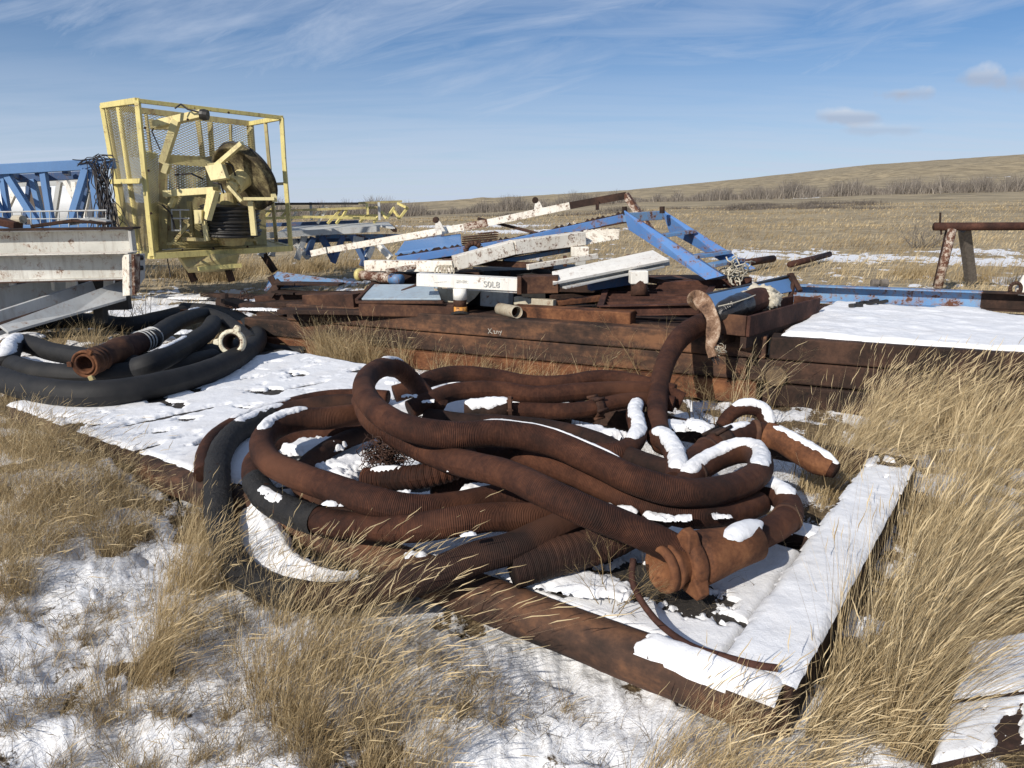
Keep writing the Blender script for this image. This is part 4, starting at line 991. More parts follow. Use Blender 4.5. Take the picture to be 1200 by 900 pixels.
# slotted pale blue beam at the left of the pile
sl = thing('bent_beam', 'pale blue tapered beam end with a dark slot, lowest left of the pile', 'beam', Q(350, 345, 9.0))
MB().plate([Q(309, 340, 8.8), Q(316, 326, 9.0), Q(325, 318, 9.2), Q(392, 327, 9.0), Q(420, 331, 8.8), Q(325, 332, 8.75)], .03).build('web', M['blue_rusty'], sl, bevel=.003)
pts = [Q(400, 333, 8.6), Q(350, 332, 8.65), Q(325, 332, 8.7), Q(319, 335, 8.7), Q(325, 341, 8.65), Q(350, 343, 8.55), Q(405, 343, 8.5)]
mb = MB()
for i in range(6): mb.bar(pts[i], pts[i+1], .22, .022, (0, 0, 1) if abs(pts[i].x-pts[i+1].x) > .1 else (0, 1, 0))
mb.build('folded_flange', M['rust_dark'], sl)
# striped pipe with yellow ring
sp2 = thing('striped_pipe', 'red, white and blue painted pipe with a yellow collar at its left end', 'pipe', Q(445, 330, 8.7))
a, b = Q(421, 322, 8.8), Q(470, 328, 8.4); d = (b-a)
MB().cyl(a, a+d*.5, .055, n=16).build('white_length', M['white_rusty'], sp2, True)
MB().cyl(a+d*.5, a+d*.78, .062, n=16).build('red_length', M['white_rusty'], sp2, True)
MB().cyl(a+d*.78, b, .062, n=16).build('blue_length', M['blue_rusty'], sp2, True)
MB().cyl(a-d*.02, a+d*.06, .075, n=16).build('yellow_collar', M['yellow'], sp2, True)
mb = MB(); 
pts = [Q(522, 315, 8.0), Q(528, 322, 7.9), Q(524, 312, 7.95)]
for i in range(4):
    c_ = Q(515+i*4, 318, 8.0); mb.pipe([c_+Vector((math.cos(t)*.05, math.sin(t)*.02, math.sin(t)*.06)) for t in np.linspace(0, 6.3, 11)], .009, 6)
one(mb, 'coiled_cable', 'cream', 'small cream coiled cable above the left end of the lettered beam', 'cable', None, True, 0)
# grating frame
gf = thing('grating_frame', 'rusty rectangular frame with long slats, on the stack behind the draped strap', 'frame', Q(760, 350, 7.4))
c4 = [Q(703, 364, 7.05), Q(822, 362, 6.75), Q(835, 340, 7.9), Q(712, 338, 8.2)]
for i in range(4): MB().channel(c4[i], c4[(i+1) % 4], .06, .10, .012).build('frame_rail', M['rust_red'], gf)
for k in range(1, 8):
    t = k/8; MB().bar(c4[0].lerp(c4[3], t), c4[1].lerp(c4[2], t), .02, .05).build('slat', M['rust_red'], gf)
# blue trough, sleeve, cloth, strap, rusty box at the right
tr = thing('blue_trough', 'dark edged blue trough lying diagonally behind the black wrapped sleeve', 'trough', Q(870, 350, 6.9))
MB().plate([Q(822, 365, 6.35), Q(932, 341, 7.6), Q(925, 325, 7.8), Q(817, 349, 6.5)], .012).build('back_plate', M['pale_blue'] if 0 else M['blue_plain'], tr)
MB().bar(Q(812, 350, 6.5), Q(925, 324, 7.8), .05, .03).build('top_lip', M['black_steel'], tr)
mb = MB(); mb.pipe([Q(926, 349, 7.5), Q(930, 330, 7.65), Q(924, 323, 7.8), Q(928, 322, 7.7), Q(938, 341, 7.5)], .025, 6); mb.build('end_bracket', M['rust'], tr)
rbx = thing('rusty_box', 'red brown open steel box running back to the right, its near end on the stack', 'box', Q(900, 380, 6.5))
a0, a1 = Q(858, 385, 5.95), Q(943, 361, 7.35)
dd = (a1-a0).normalized(); ss = dd.cross(Vector((0, 0, 1))).normalized()
MB().bar(a0+ss*.13+Vector((0, 0, .03)), a1+ss*.13+Vector((0, 0, .03)), .03, .17).build('near_side', M['rust_red'], rbx, bevel=.006)
MB().bar(a0-ss*.13+Vector((0, 0, .03)), a1-ss*.13+Vector((0, 0, .03)), .03, .17).build('far_side', M['rust_red'], rbx, bevel=.006)
MB().bar(a0+dd*.01-ss*.112+Vector((0, 0, .03)), a0+dd*.01+ss*.112+Vector((0, 0, .03)), .03, .168).build('end_plate', M['rust'], rbx, bevel=.006)
MB().bar(a1-ss*.112+Vector((0, 0, .03)), a1+ss*.112+Vector((0, 0, .03)), .03, .168).build('end_plate', M['rust_red'], rbx, bevel=.006)
MB().bar(a0+dd*.03-Vector((0, 0, .035)), a1-dd*.03-Vector((0, 0, .035)), .22, .02).build('bottom', M['rust_dark'], rbx)
MB().bar(a0+ss*.1-Vector((0, 0, .105)), a1+ss*.1-Vector((0, 0, .105)), .05, .09).build('skid', M['rust_dark'], rbx)
MB().bar(a0-ss*.1-Vector((0, 0, .105)), a1-ss*.1-Vector((0, 0, .105)), .05, .09).build('skid', M['rust_dark'], rbx)
sv = thing('wrapped_sleeve', 'brown and black wrapped sleeve with white marks, lying in the rusty box', 'sleeve', Q(865, 360, 6.3))
pts = [(838, 372, 6.0, .03), (848, 366, 6.05, .085), (860, 361, 6.15, .10), (872, 357, 6.3, .105), (888, 351, 6.5, .105), (898, 349, 6.65, .10)]
pp = [list(Q(*a[:3]))+[a[3]] for a in pts]
c = catmull(pp, .02); n0 = len(c)*48//100
v, q_, uv, L_ = tube_arrays(c[:n0+1, :3], c[:n0+1, 3], 20, [(0, 3, .01, 22, 2.2)], .008, 4)
link_mesh('black_wrap', v, q_, M['black_bag'], sv, True, uvs=uv)
v, q_, uv, L_ = tube_arrays(c[n0:, :3], c[n0:, 3]*.985, 20, None, .003, 4)
link_mesh('brown_body', v, q_, M['rust_red'], sv, True, uvs=uv)
MB().cyl(Vector(c[-1, :3])-Vector((.02, .02, 0)), Vector(c[-1, :3]), .1, n=20).build('end_cap', M['rust_dark'], sv)
mb = MB(); mb.pipe([Q(842, 359, 5.9), Q(858, 355.5, 5.96), Q(876, 349.5, 6.15), Q(887, 345, 6.35)], .006, 5); mb.build('pale_cord', M['cloth'], sv)
_d = (Q(862, 353, 6.0)-Q(850, 360, 5.9)); 
lettering('TT0-7', 850, 363, 5.91, .05, sv, 'chalk', _d, Vector((-.1, -1, .25)))
# rag
def crumple(name, label, cat, c0, ext, mat, seed, amp=.3):
    nth, nph = 40, 24; th = np.linspace(0, 2*np.pi, nth+1); ph = np.linspace(.02, np.pi-.02, nph)
    T_, Pp = np.meshgrid(th, ph, indexing='ij')
    x, y, z = np.cos(T_)*np.sin(Pp), np.sin(T_)*np.sin(Pp), np.cos(Pp)
    f = 1+amp*(np.abs(fbm(x*2.2+seed+z*2, y*2.2+z*1.3, 4, seed)-.5)*4-.6)+.12*(fbm(x*7+z*5, y*7, 3, seed+1)-.5)
    v = np.stack([c0[0]+x*f*ext[0], c0[1]+y*f*ext[1], c0[2]+z*f*ext[2]], -1).reshape(-1, 3)
    id_ = np.arange((nth+1)*nph).reshape(nth+1, nph)
    q_ = np.stack([id_[:-1, :-1], id_[1:, :-1], id_[1:, 1:], id_[:-1, 1:]], -1).reshape(-1, 4)
    return tag(link_mesh(name, v, q_, M[mat], None, True), label, cat)
crumple('rag', 'crumpled off-white rag draped over the end of the wrapped sleeve', 'rag', Q(893, 345, 6.62), (.17, .15, .09), 'cloth', 3, .4)
crumple('rag', 'smaller off-white rag end sagging beside the rusty box', 'rag', Q(903, 353, 6.5), (.09, .08, .08), 'cloth', 8, .4)
# draped worn strap
cs = [Q(817, 361, 6.25), Q(812, 351, 6.2), Q(816, 347, 6.1), Q(823, 353, 6.03), Q(831, 364, 5.95), Q(836, 378, 5.90), Q(835, 394, 5.88), Q(832, 407, 5.86), Q(835, 418, 5.84)]
c = catmull([list(p)+[1] for p in cs], .012)[:, :3]
T_ = np.gradient(c, axis=0); T_ /= np.linalg.norm(T_, axis=1)[:, None]
S_ = np.cross(T_, [-.25, -1, .15]); S_ /= np.linalg.norm(S_, axis=1)[:, None]; N_ = np.cross(S_, T_)
m_ = 11; prof = [(math.cos(t), math.sin(t)) for t in np.linspace(0, 2*math.pi, m_)[:-1]]
w_ = np.interp(np.linspace(0, 1, len(c)), [0, .1, .4, .8, 1], [.02, .042, .062, .05, .034])+.006*np.sin(np.linspace(0, 19, len(c)))
v = np.stack([c+S_*(x*w_)[:, None]+N_*(.014*y+.022*abs(x)**2)*1.0 for x, y in prof], 1).reshape(-1, 3)
id_ = np.arange(len(c)*10).reshape(len(c), 10); nx_ = np.roll(id_, -1, 1)
q_ = np.stack([id_[:-1], nx_[:-1], nx_[1:], id_[1:]], -1).reshape(-1, 4)
M['strap'] = rust_mat('worn_strap', (.06, .032, .022), (.22, .13, .08), (.55, .42, .31), scale=9)
st = thing('draped_strap', 'worn tan strap or flattened hose draped over the upright brown hose', 'strap', Q(832, 416, 5.88))
link_mesh('strap_body', v, q_, M['strap'], st, True)
mb = MB(); rr = random.Random(3)
for i in range(9):
    p = Q(833+rr.uniform(-3, 9), 416, 5.87); mb.pipe([p, p+Vector((rr.uniform(-.03, .07), -.02, rr.uniform(-.08, -.02)))], .004, 4)
mb.build('frayed_end', M['black_bag'], st); 
tangle('rope_fray', 'frayed grey rope end at the bottom of the draped strap', 'rope', Q(842, 409, 5.85), (.05, .02, .02), 14, .003, 'cloth', 9)

# ------------------------------------------------------------ black hose coil, left
BH = 'black hoses coiled on the ground at the left'
def bhose(label, pts, r, wr=None, seed=0):
    o, c = tube('black_hose', [list(P(a[0], a[1], z=a[2]))+[a[3] if len(a) > 3 else r] for a in pts], r, M['rubber'], None, 22, wr, .0022, seed)
    tag(o, label, 'hose', BH); return o, c
B = {}
B[1] = bhose('black hose forming the front arc of the coil beside the snowy deck',
    [(-60, 420, .28), (0, 444, .33), (45, 457, .34), (100, 462, .345), (150, 458, .345), (200, 448, .345), (245, 435, .34), (275, 421, .32), (296, 407, .28), (302, 393, .22), (290, 380, .13), (270, 370, .13), (245, 364, .13), (215, 362, .12)], .098, seed=1)
B[2] = bhose('black hose arching up behind the long rusty coupling and over to the right',
    [(176, 398, .50), (186, 391, .50), (205, 379, .48), (225, 371, .44), (243, 369, .40), (262, 376, .36), (280, 389, .32), (296, 402, .29)], .085, wr=[(.55, 1.1, .006, 60, .8)], seed=2)
B[3] = bhose('black hose slanting across the middle of the coil below the arching one',
    [(160, 432, .42), (175, 427, .45), (200, 415, .46), (225, 401, .44), (243, 389, .42), (250, 378, .38)], .088, seed=3)
B[4] = bhose('black hose around the back of the coil under the white beams',
    [(-40, 398, .16), (0, 388, .17), (30, 380, .17), (70, 376, .15), (110, 376, .13), (150, 380, .12), (190, 372, .12), (215, 366, .12)], .10, seed=4)
B[5] = bhose('black hose lying inside the left of the coil, snow on its bend',
    [(-30, 418, .34), (5, 422, .36), (14, 408, .40), (28, 402, .40), (60, 412, .38), (95, 418, .38), (130, 424, .38), (160, 428, .36)], .085, seed=5)
B[6] = bhose('black hose crossing low behind the cream hammer union',
    [(130, 428, .31), (170, 424, .31), (215, 416, .30), (255, 412, .27), (285, 404, .22)], .085, seed=6)
B[7] = bhose('straight black hose end sticking out right towards the grass tuft',
    [(296, 400, .10), (315, 408, .09), (335, 411, .08), (358, 412, .07)], .06, seed=7)
B[8] = bhose('black hose partly buried inside the coil below the front of the long rusty coupling',
    [(-30, 405, .2), (20, 430, .32), (60, 438, .33), (110, 440, .33), (160, 436, .33), (210, 428, .32), (250, 420, .28)], .09, seed=8)
# long rusty coupling
lc = thing('long_coupling', 'long rusty threaded coupling with an open mouth, lying on the black coil', 'coupling', P(135, 430, z=.3))
a, b = P(99, 427, z=.47), P(180, 395, z=.50); d = (b-a).normalized(); L = (b-a).length
MB().lathe(a, b, [(.09, .0), (.085, .05), (.02, .062), (.0, .064), (-.004, .078), (.012, .080), (.014, .088), (-.004, .092), (.0, .108), (.03, .110), (.034, .09), (.07, .088)], 30).build('mouth', M['rust_orange'], lc, True)
pr = [(.06, .085)]
for k in range(3): pr += [(.08+k*.05, .09), (.085+k*.05, .105), (.105+k*.05, .105), (.11+k*.05, .09)]
pr += [(.26, .10), (L*.42, .102), (L*.43, .112), (L*.50, .112), (L*.51, .10)]
MB().lathe(a, b, pr, 30).build('threaded_body', M['rust'], lc, True)
MB().lathe(a+d*L*.5, b, [(0, .104), (L*.08, .106), (L*.085, .094), (L*.28, .094)], 30).build('black_band', M['rust_red'], lc, True)
for k in range(5):
    q0 = a+d*L*(.78+k*.05); MB().lathe(q0, q0+d, [(0, .08), (.001, .098), (.008, .1), (.016, .098), (.017, .08)], 26).build('clamp_ring', M['grey_paint'], lc, True)
MB().lathe(a+d*L*.76, b+d*.05, [(0, .094), (L*.26, .088)], 26).build('ferrule', M['rust_dark'], lc, True)
s1 = d.cross(Vector((0, 0, 1))).normalized(); u1 = s1.cross(d)
for an in (-70, 60, 180):
    q_ = s1*math.cos(R(an))+u1*math.sin(R(an)); MB().sweep(a+q_*.095, a+q_*.135, [(-.02, -.015), (.02, -.015), (.02, .015), (-.02, .015)], d).build('lug', M['yellow_shade_grime'] if an == -70 else M['rust_orange'], lc, bevel=.005)
# hammer union
hu = thing('hammer_union', 'cream three-lugged hammer union standing open on the right of the black coil', 'coupling', P(273, 412, z=.12))
c0 = P(272, 401, z=.47); nrm = Vector((.10, -1, .18)).normalized()
MB().lathe(c0-nrm*.06, c0+nrm*.03, [(0, .075), (.0, .10), (.03, .118), (.08, .118), (.092, .108), (.094, .080), (.05, .076), (0, .075)], 32).build('ring', M['union'], hu, True); hu_ring = scene.objects['ring']
MB().lathe(c0-nrm*.25, c0, [(0, .07), (.18, .078), (.27, .078), (.27, .068), (0, .06)], 24).build('pipe_end', M['rust_dark'], hu, True)
s1 = nrm.cross(Vector((0, 0, 1))).normalized(); u1 = s1.cross(nrm)
for an in (68, 178, 290):
    q_ = s1*math.cos(R(180-an))+u1*math.sin(R(an)); q_ = q_.normalized()
    MB().sweep(c0+q_*.108, c0+q_*.160, [(-.032, -.035), (.032, -.035), (.032, .035), (-.032, .035)], nrm, [(-.02, -.025), (.02, -.025), (.02, .025), (-.02, .025)]).build('lug', M['union'], hu_ring, bevel=.008)
for k, f0, f1, half, T in ((4, .05, .34, 45, .02), (5, .05, .40, 50, .022), (3, .1, .35, 15, .008), (2, .45, .55, 12, .01), (8, .12, .42, 50, .03), (7, .05, .3, 30, .015)):
    snow_cap(B[k][1], None, f0, f1, half, T, 40+k)
for i, a in enumerate(((198, 390, .12, .3, .14, 10, .03), (20, 396, .15, .3, .2, 0, .05), (40, 425, .02, .6, .2, 0, .05))): clump(*a, seed=50+i)
flush_snow('snow', 'white streaks of snow lying on the black hose coil')

# ------------------------------------------------------------ white beams, left
WG = 'white beams piled at the left edge'
def wbeam(label, a, b, w, h, mat, kind='I'):
    return chan(*a, *b, w, h, mat, 'white_beam', label, 'beam', WG, kind, bevel=.004)
top = thing('white_beam', 'topmost white I-beam at the left edge, dark rust along its top flange', 'beam', Q(60, 300, 9.0), WG)
a, b = Q(-110, 287, 8.7), Q(154, 283, 9.1)
MB().ibeam(a, b, .30, .30, .016).build('section', M['white_shaded'], top, bevel=.003)
MB().bar(Q(-110, 270.5, 8.7), Q(160, 267, 9.1), .31, .022).build('rusty_top', M['rust_dark'], top)
MB().bar(Q(153.5, 283, 9.09), Q(157, 283, 9.1), .28, .27).build('end_plate', M['white_shaded'], top, bevel=.003)
sec = thing('white_beam', 'second white I-beam from the top with a chipped end plate at the left', 'beam', Q(60, 330, 8.8), WG)
a, b = Q(-110, 316, 8.45), Q(150, 311, 8.85)
MB().ibeam(a, b, .34, .30, .018).build('section', M['white_shaded'], sec, bevel=.003)
MB().bar(Q(-110, 300, 8.45), Q(156, 295.5, 8.8), .36, .010).build('top_flange', M['white_chip'], sec)
MB().bar(Q(-110, 332.5, 8.4), Q(150, 326, 8.85), .36, .012).build('bottom_flange', M['rust'], sec)
MB().plate([Q(147, 347, 8.7), Q(155, 346, 8.55), Q(154, 298, 8.55), Q(146, 299, 8.7)], .03).build('end_plate', M['white_chip'], sec, bevel=.004)
efl = MB().plate([Q(155, 346, 8.55), Q(161, 338, 8.75), Q(161, 297, 8.75), Q(154, 298, 8.55)], .03).build('end_flange', M['white_rusty'], sec, bevel=.004)
for py in (302, 314): MB().cyl(Q(161, py, 8.8), Q(167, py, 8.85), .03, n=10).build('bolt', M['black_steel'], efl)
MB().plate([Q(161, 335, 8.8), Q(168, 325, 8.95), Q(168, 297, 8.95), Q(161, 297, 8.8)], .02).build('gusset', M['grey_paint'], sec)
wbeam('grey white slab beam slanting under the two I-beams, farthest back', (-60, 362, 8.6), (92, 333, 9.3), .05, .26, 'grey_paint', 'bar')
wbeam('grey white slab beam slanting under the two I-beams, the middle one', (-60, 398, 7.9), (112, 341, 9.1), .06, .26, 'grey_paint', 'bar')
fb = thing('white_beam', 'lowest slanting white beam with a flaking plate, over the black coil', 'beam', Q(100, 372, 8.6), WG)
MB().plate([Q(10, 392, 7.6), Q(86, 370, 8.3), Q(148, 352, 8.8), Q(146, 330, 9.0), Q(60, 362, 8.4), Q(0, 384, 7.7)], .03).build('side_plate', M['grey_paint'], fb, bevel=.003)
MB().bar(Q(-30, 392, 7.7), Q(140, 338, 9.1), .3, .02).build('top_plate', M['rust_dark'], fb)
mb = MB()
for px in (15, 41, 62, 84, 128): mb2 = MB().bar(Q(px, 340, 9.15), Q(px, 325, 9.15), .06 if px < 80 else .12, .05, (0, 1, 0)); one(mb2, 'stiffener', 'white', 'white stiffener between the I-beams and slabs, number %s from the left' % ['one', 'two', 'three', 'four', 'five'][(15, 41, 62, 84, 128).index(px)], 'stiffener', 'stiffeners under the white I-beam', bevel=.004)
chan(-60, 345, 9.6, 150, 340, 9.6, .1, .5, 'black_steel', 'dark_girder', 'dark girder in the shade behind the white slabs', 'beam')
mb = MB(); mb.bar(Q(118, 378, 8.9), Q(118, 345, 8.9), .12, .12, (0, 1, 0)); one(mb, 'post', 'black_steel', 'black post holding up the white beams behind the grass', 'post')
for i, (a_, b_, mt, lab) in enumerate((((-40, 262, 9.2), (22, 264, 9.3), 'rust_red', 'red brown lump of scrap on the top white beam at the left edge'), ((40, 265, 9.1), (128, 262, 9.3), 'rust_dark', 'bent dark sheet lying on the top white beam'), ((85, 262, 9.3), (128, 260, 9.4), 'grey_paint', 'grey bent sheet lying on the top white beam below the wire'))):
    mb = MB(); A, Bq = Q(*a_), Q(*b_); mid = A.lerp(Bq, .55)+Vector((0, 0, .05)); mb.bar(A, mid, .25, .04+.05*(i == 0)); mb.bar(mid, Bq, .25, .03+.05*(i == 0)); one(mb, 'bent_sheet', mt, lab, 'sheet')
mb = MB(); mb.cyl(Q(17, 257, 9.4), Q(27, 257, 9.3), .05, n=12); one(mb, 'pipe_stub', 'cream', 'small tan pipe stub on the top white beam at the left edge', 'pipe')
# ------------------------------------------------------------ blue lattice mast
bm_ = thing('lattice_mast', 'blue lattice mast section lying behind the white beams at the left', 'mast', Q(50, 268, 12))
MB().bar(Q(-160, 207, 11.6), Q(134, 191.5, 12.1), .15, .155).build('chord', M['blue_plain'], bm_, bevel=.006)
MB().bar(Q(-160, 219, 12.6), Q(120, 204, 13.1), .14, .13).build('chord', M['blue_dark'], bm_, bevel=.006)
MB().bar(Q(-160, 272, 11.6), Q(134, 266, 12.1), .15, .12).build('chord', M['blue_plain'], bm_, bevel=.006)
MB().bar(Q(-160, 273, 12.6), Q(134, 264, 13.1), .14, .12).build('chord', M['blue_dark'], bm_, bevel=.006)
for (x0, y0, x1, y1, w_, Yq, mt) in ((2, 203, 12, 268, .08, 11.9, 'blue_plain'), (8, 204, 48, 268, .10, 11.9, 'blue_plain'), (51, 202, 61, 266, .09, 11.95, 'blue_plain'), (101, 198, 82, 262, .10, 12.0, 'blue_plain'), (107, 197, 117, 266, .09, 12.05, 'blue_plain'),
    (38, 210, 52, 266, .09, 12.9, 'blue_plain'), (35, 210, 28, 262, .06, 12.9, 'blue_dark'), (-20, 204, 10, 268, .09, 11.8, 'blue_plain'), (112, 198, 124, 210, .09, 12.1, 'blue_plain'), (92, 262, 104, 212, .07, 13.0, 'blue_dark'), (-40, 268, -12, 204, .09, 11.8, 'blue_plain')):
    MB().bar(Q(x0, y0, Yq), Q(x1, y1, Yq), w_, w_).build('brace', M[mt], bm_, bevel=.004)
for i in range(5):
    mb_ = MB().bar(Q(-20+i*32, 206-i*1.8, 12.0), Q(-10+i*30, 208-i*1.6, 12.9), .08, .08).build('cross_brace', M['blue_dark'], bm_)
wm = thing('lattice_mast', 'white lattice mast seen through the blue one at the left', 'mast', Q(60, 268, 14.5))
MB().bar(Q(-100, 217, 14.4), Q(110, 213, 14.6), .12, .12).build('chord', M['grey_paint'], wm)
for (x0, y0, x1, y1) in ((18, 224, 0, 262), (20, 222, 50, 262), (70, 213, 62, 262), (77, 212, 102, 262), (87, 213, 87, 262), (95, 214, 80, 262), (106, 214, 96, 262)):
    MB().bar(Q(x0, y0, 14.4), Q(x1, y1, 14.4), .08, .08).build('brace', M['white' if x0 > 75 or x0 < 25 else 'grey_paint'], wm)
tk = thing('storage_tank', 'pale white horizontal tank behind the lattice masts', 'tank', Q(90, 285, 17))
MB().lathe(Q(-60, 244, 17.5), Q(122, 244, 17.5), [(0, .02), (.05, .45), (.2, .62), (.3, .64), (3.3, .64), (3.4, .62), (3.5, .45), (3.57, .02)], 30).build('shell', M['tank'], tk, True)
for px in (0, 90): MB().bar(Q(px, 290, 17.5), Q(px, 268, 17.5), .4, .8, (0, 1, 0)).build('support', M['grey_paint'], tk)
mb = MB(); mb.bar(Q(45, 280, 15.6), Q(45, 217, 15.6), .50, .05, (0, 1, 0)); one(mb, 'brown_panel', 'brown_panel', 'dull brown upright panel behind the blue lattice', 'panel')
hr = thing('handrail', 'thin pale handrail with close uprights in front of the blue lattice', 'railing', Q(60, 266, 10.6))
MB().pipe([Q(-40, 249, 10.6), Q(125, 246.5, 10.6)], .012, 6).build('top_rail', M['grey_paint'], hr)
MB().pipe([Q(-40, 257, 10.6), Q(125, 256, 10.6)], .008, 6).build('lower_rail', M['grey_paint'], hr)
for px in range(-30, 126, 11): MB().pipe([Q(px, 248, 10.6), Q(px+1, 266, 10.6)], .008, 5).build('upright', M['grey_paint'], hr)
def strands(name, label, cat, a, b, n, wid, sag, r, mat, seed):
    rg = random.Random(seed); vs = []; fs = []; k = 0
    for i in range(n):
        o1 = Vector([rg.gauss(0, 1)*w for w in wid]); o2 = Vector([rg.gauss(0, 1)*w for w in wid]); pts = []
        for j in range(7):
            t = j/6; p = Vector(a).lerp(Vector(b), t)+o1.lerp(o2, t)+Vector((rg.gauss(0, .025), rg.gauss(0, .02), rg.gauss(0, .02)-sag*math.sin(math.pi*t)*rg.random()))
            pts.append(list(p)+[r*rg.uniform(.6, 1.3)])
        c = catmull(pts, .06); v, q_, uv, L = tube_arrays(c[:, :3], c[:, 3], 4, None, 0)
        vs.append(v); fs.append(q_+k); k += len(v)
    return tag(link_mesh(name, np.vstack(vs), np.vstack(fs), M[mat], None), label, cat)
strands('wire_bundle', 'dark bundle of wire ropes hanging behind the yellow cage', 'wire', Q(117, 194, 11.7), Q(126, 270, 11.5), 40, (.10, .08, .05), .0, .008, 'wire_black', 11)
strands('wire_bundle', 'grey wires looped over the top end of the blue lattice mast', 'wire', Q(96, 191, 11.9), Q(130, 188, 11.9), 7, (.05, .05, .03), -.10, .008, 'wire_black', 12)

# ------------------------------------------------------------ yellow winch cage
yw = thing('winch_unit', 'tall yellow caged winch unit with a big sheave and a black cable drum', 'machine', Q(240, 320, 13.6))
N_, Lf, Bk, Rt = (161, 118, 12.5), (120, 124, 14.0), (293, 145, 15.6), (330, 138, 14.2)
Nb, Lb, Bb, Rb = (179, 300, 12.5), (149, 293, 14.0), (303, 281, 15.6), (341, 291, 14.2)
def at_(t, a, b): return tuple(a[i]+(b[i]-a[i])*t for i in range(3))
YT = .06
def ybar(name, a, b, w=YT, h=YT, mat='yellow', bevel=.004): return MB().bar(Q(*a), Q(*b), w, h, (0, 1, 0) if abs(a[0]-b[0]) < 45 and abs(a[1]-b[1]) > 40 else None).build(name, M[mat], yw, bevel=bevel)
ybar('corner_post', N_, Nb, .075, .075); ybar('corner_post', Lf, Lb, .075, .075); ybar('corner_post', Bk, Bb, .12, .09, 'yellow_shade_grime')
kink = (333, 190, 14.2); MB().bar(Q(*Rt), Q(*kink), .07, .07, (0, 1, 0)).bar(Q(*kink), Q(*Rb), .07, .07, (0, 1, 0)).build('corner_post', M['yellow'], yw)
ybar('side_post', (139, 126, 13.3), (164, 292, 13.3), .065, .065); ybar('side_post', (125, 125, 13.85), (155, 293, 13.85), .045, .045)
ybar('side_post', (311, 143, 14.9), (324, 284, 14.9), .06, .06, 'yellow_shade_grime')
ybar('top_rail', N_, Lf, .075, .09); ybar('top_rail', N_, Rt, .06, .065); ybar('top_rail', Lf, Bk, .09, .10, 'yellow_shade_grime'); ybar('top_rail', Bk, Rt, .07, .08)
ybar('bottom_rail', Nb, Rb, .09, .10); ybar('bottom_rail', Lb, Nb, .11, .10); ybar('bottom_rail', Lb, Bb, .10, .10, 'yellow_shade_grime'); ybar('bottom_rail', Bb, Rb, .1, .1, 'yellow_shade_grime')
ybar('mid_rail', (131, 213, 14.0), (169, 212, 12.5), .08, .08); ybar('mid_rail', (317, 216, 14.7), (335, 215, 14.2), .05, .05, 'yellow_shade_grime')
MB().plate([Q(179, 300, 12.55), Q(341, 291, 14.2), Q(303, 281, 15.5), Q(150, 293, 13.9)], .03).build('floor_plate', M['yellow_shade_grime'], yw)
mesh_panel('mesh_guard', [Q(151, 292, 13.9), Q(178, 299, 12.55), Q(160, 120, 12.55), Q(122, 126, 13.9)], .085, .0055, 'yellow_shade_grime', yw, .55)
mesh_panel('mesh_guard', [Q(135, 183, 14.2), Q(297, 192, 15.5), Q(292, 147, 15.5), Q(124, 126, 14.0)], .09, .006, 'yellow_shade_grime', yw, .55)
mesh_panel('mesh_guard', [Q(180, 297, 13.0), Q(190, 296, 13.4), Q(185, 180, 13.6), Q(166, 176, 13.3)], .08, .014, 'yellow', yw, .55)
for x0, x1 in ((171, 178), (232, 238), (246, 249), (270, 271)): ybar('back_post', (x0, 128+(x0-120)*.12, 15.3), (x1, 187, 15.3), .09 if x0 > 200 and x0 < 260 else .05, .06, 'yellow_shade_grime')
# machine body behind the drum
def pl(a, b, c, d, t=.05, mat='yellow_shade_grime', name='body_plate'): return MB().plate([Q(*a), Q(*b), Q(*c), Q(*d)], t).build(name, M[mat], yw, bevel=.004)
pl((186, 292, 13.3), (196, 292, 13.35), (197, 182, 13.5), (186, 182, 13.4)); pl((196, 192, 13.5), (255, 197, 13.9), (252, 184, 14.0), (197, 181, 13.5))
pl((244, 226, 13.8), (260, 226, 13.9), (252, 194, 13.9), (240, 193, 13.8)); pl((186, 292, 13.3), (312, 287, 14.4), (309, 222, 14.5), (262, 228, 14.1)); pl((186, 292, 13.3), (262, 289, 13.9), (262, 228, 14.1), (190, 226, 13.6))
mesh_panel('mesh_guard', [Q(197, 224, 13.6), Q(246, 224, 13.8), Q(242, 193, 13.8), Q(197, 191, 13.6)], .08, .011, 'yellow_shade_grime', yw, .55)
pl((199, 222, 14.6), (245, 222, 14.6), (240, 196, 14.6), (199, 196, 14.6), .02, 'pale_blue', 'grey_cabinet')
pl((174, 139, 15.0), (199, 144, 15.1), (199, 151, 15.1), (176, 151, 15.0), .2, 'yellow_shade_grime', 'top_box')
ybar('upper_arm', (183, 146, 13.4), (239, 133, 12.9), .16, .12, 'yellow_pale'); ybar('arm_strut', (207, 141, 13.1), (191, 191, 13.2), .12, .12, 'yellow_pale')
ybar('arm_strut', (197, 192, 13.1), (193, 203, 13.1), .12, .10, 'yellow_pale')
MB().lathe(Q(235, 134, 12.7), Q(243, 135, 12.7), [(0, 0), (0, .08), (.05, .09), (.12, .08), (.12, 0)], 12).build('pin_block', M['black_steel'], yw)
ybar('lower_arm', (194, 227, 13.0), (253, 223, 12.8), .16, .11, 'yellow_pale'); ybar('arm_strut', (206, 230, 13.0), (200, 242, 13.05), .08, .08, 'yellow_pale')
pl((243, 256, 12.8), (248, 259, 12.7), (258, 225, 12.7), (249, 222, 12.8), .09, 'yellow_pale', 'arm_plate')
ybar('post', (240, 259, 12.9), (243, 282, 12.9), .08, .08, 'yellow_pale'); ybar('post', (222, 236, 13.2), (226, 279, 13.2), .07, .07, 'yellow_shade_grime')
pl((231, 262, 12.75), (239, 262, 12.75), (239, 246, 12.75), (230, 246, 12.75), .1, 'yellow_pale', 'control_box')
ybar('lower_bar', (214, 280, 13.0), (243, 281, 12.9), .07, .06, 'yellow_shade_grime')
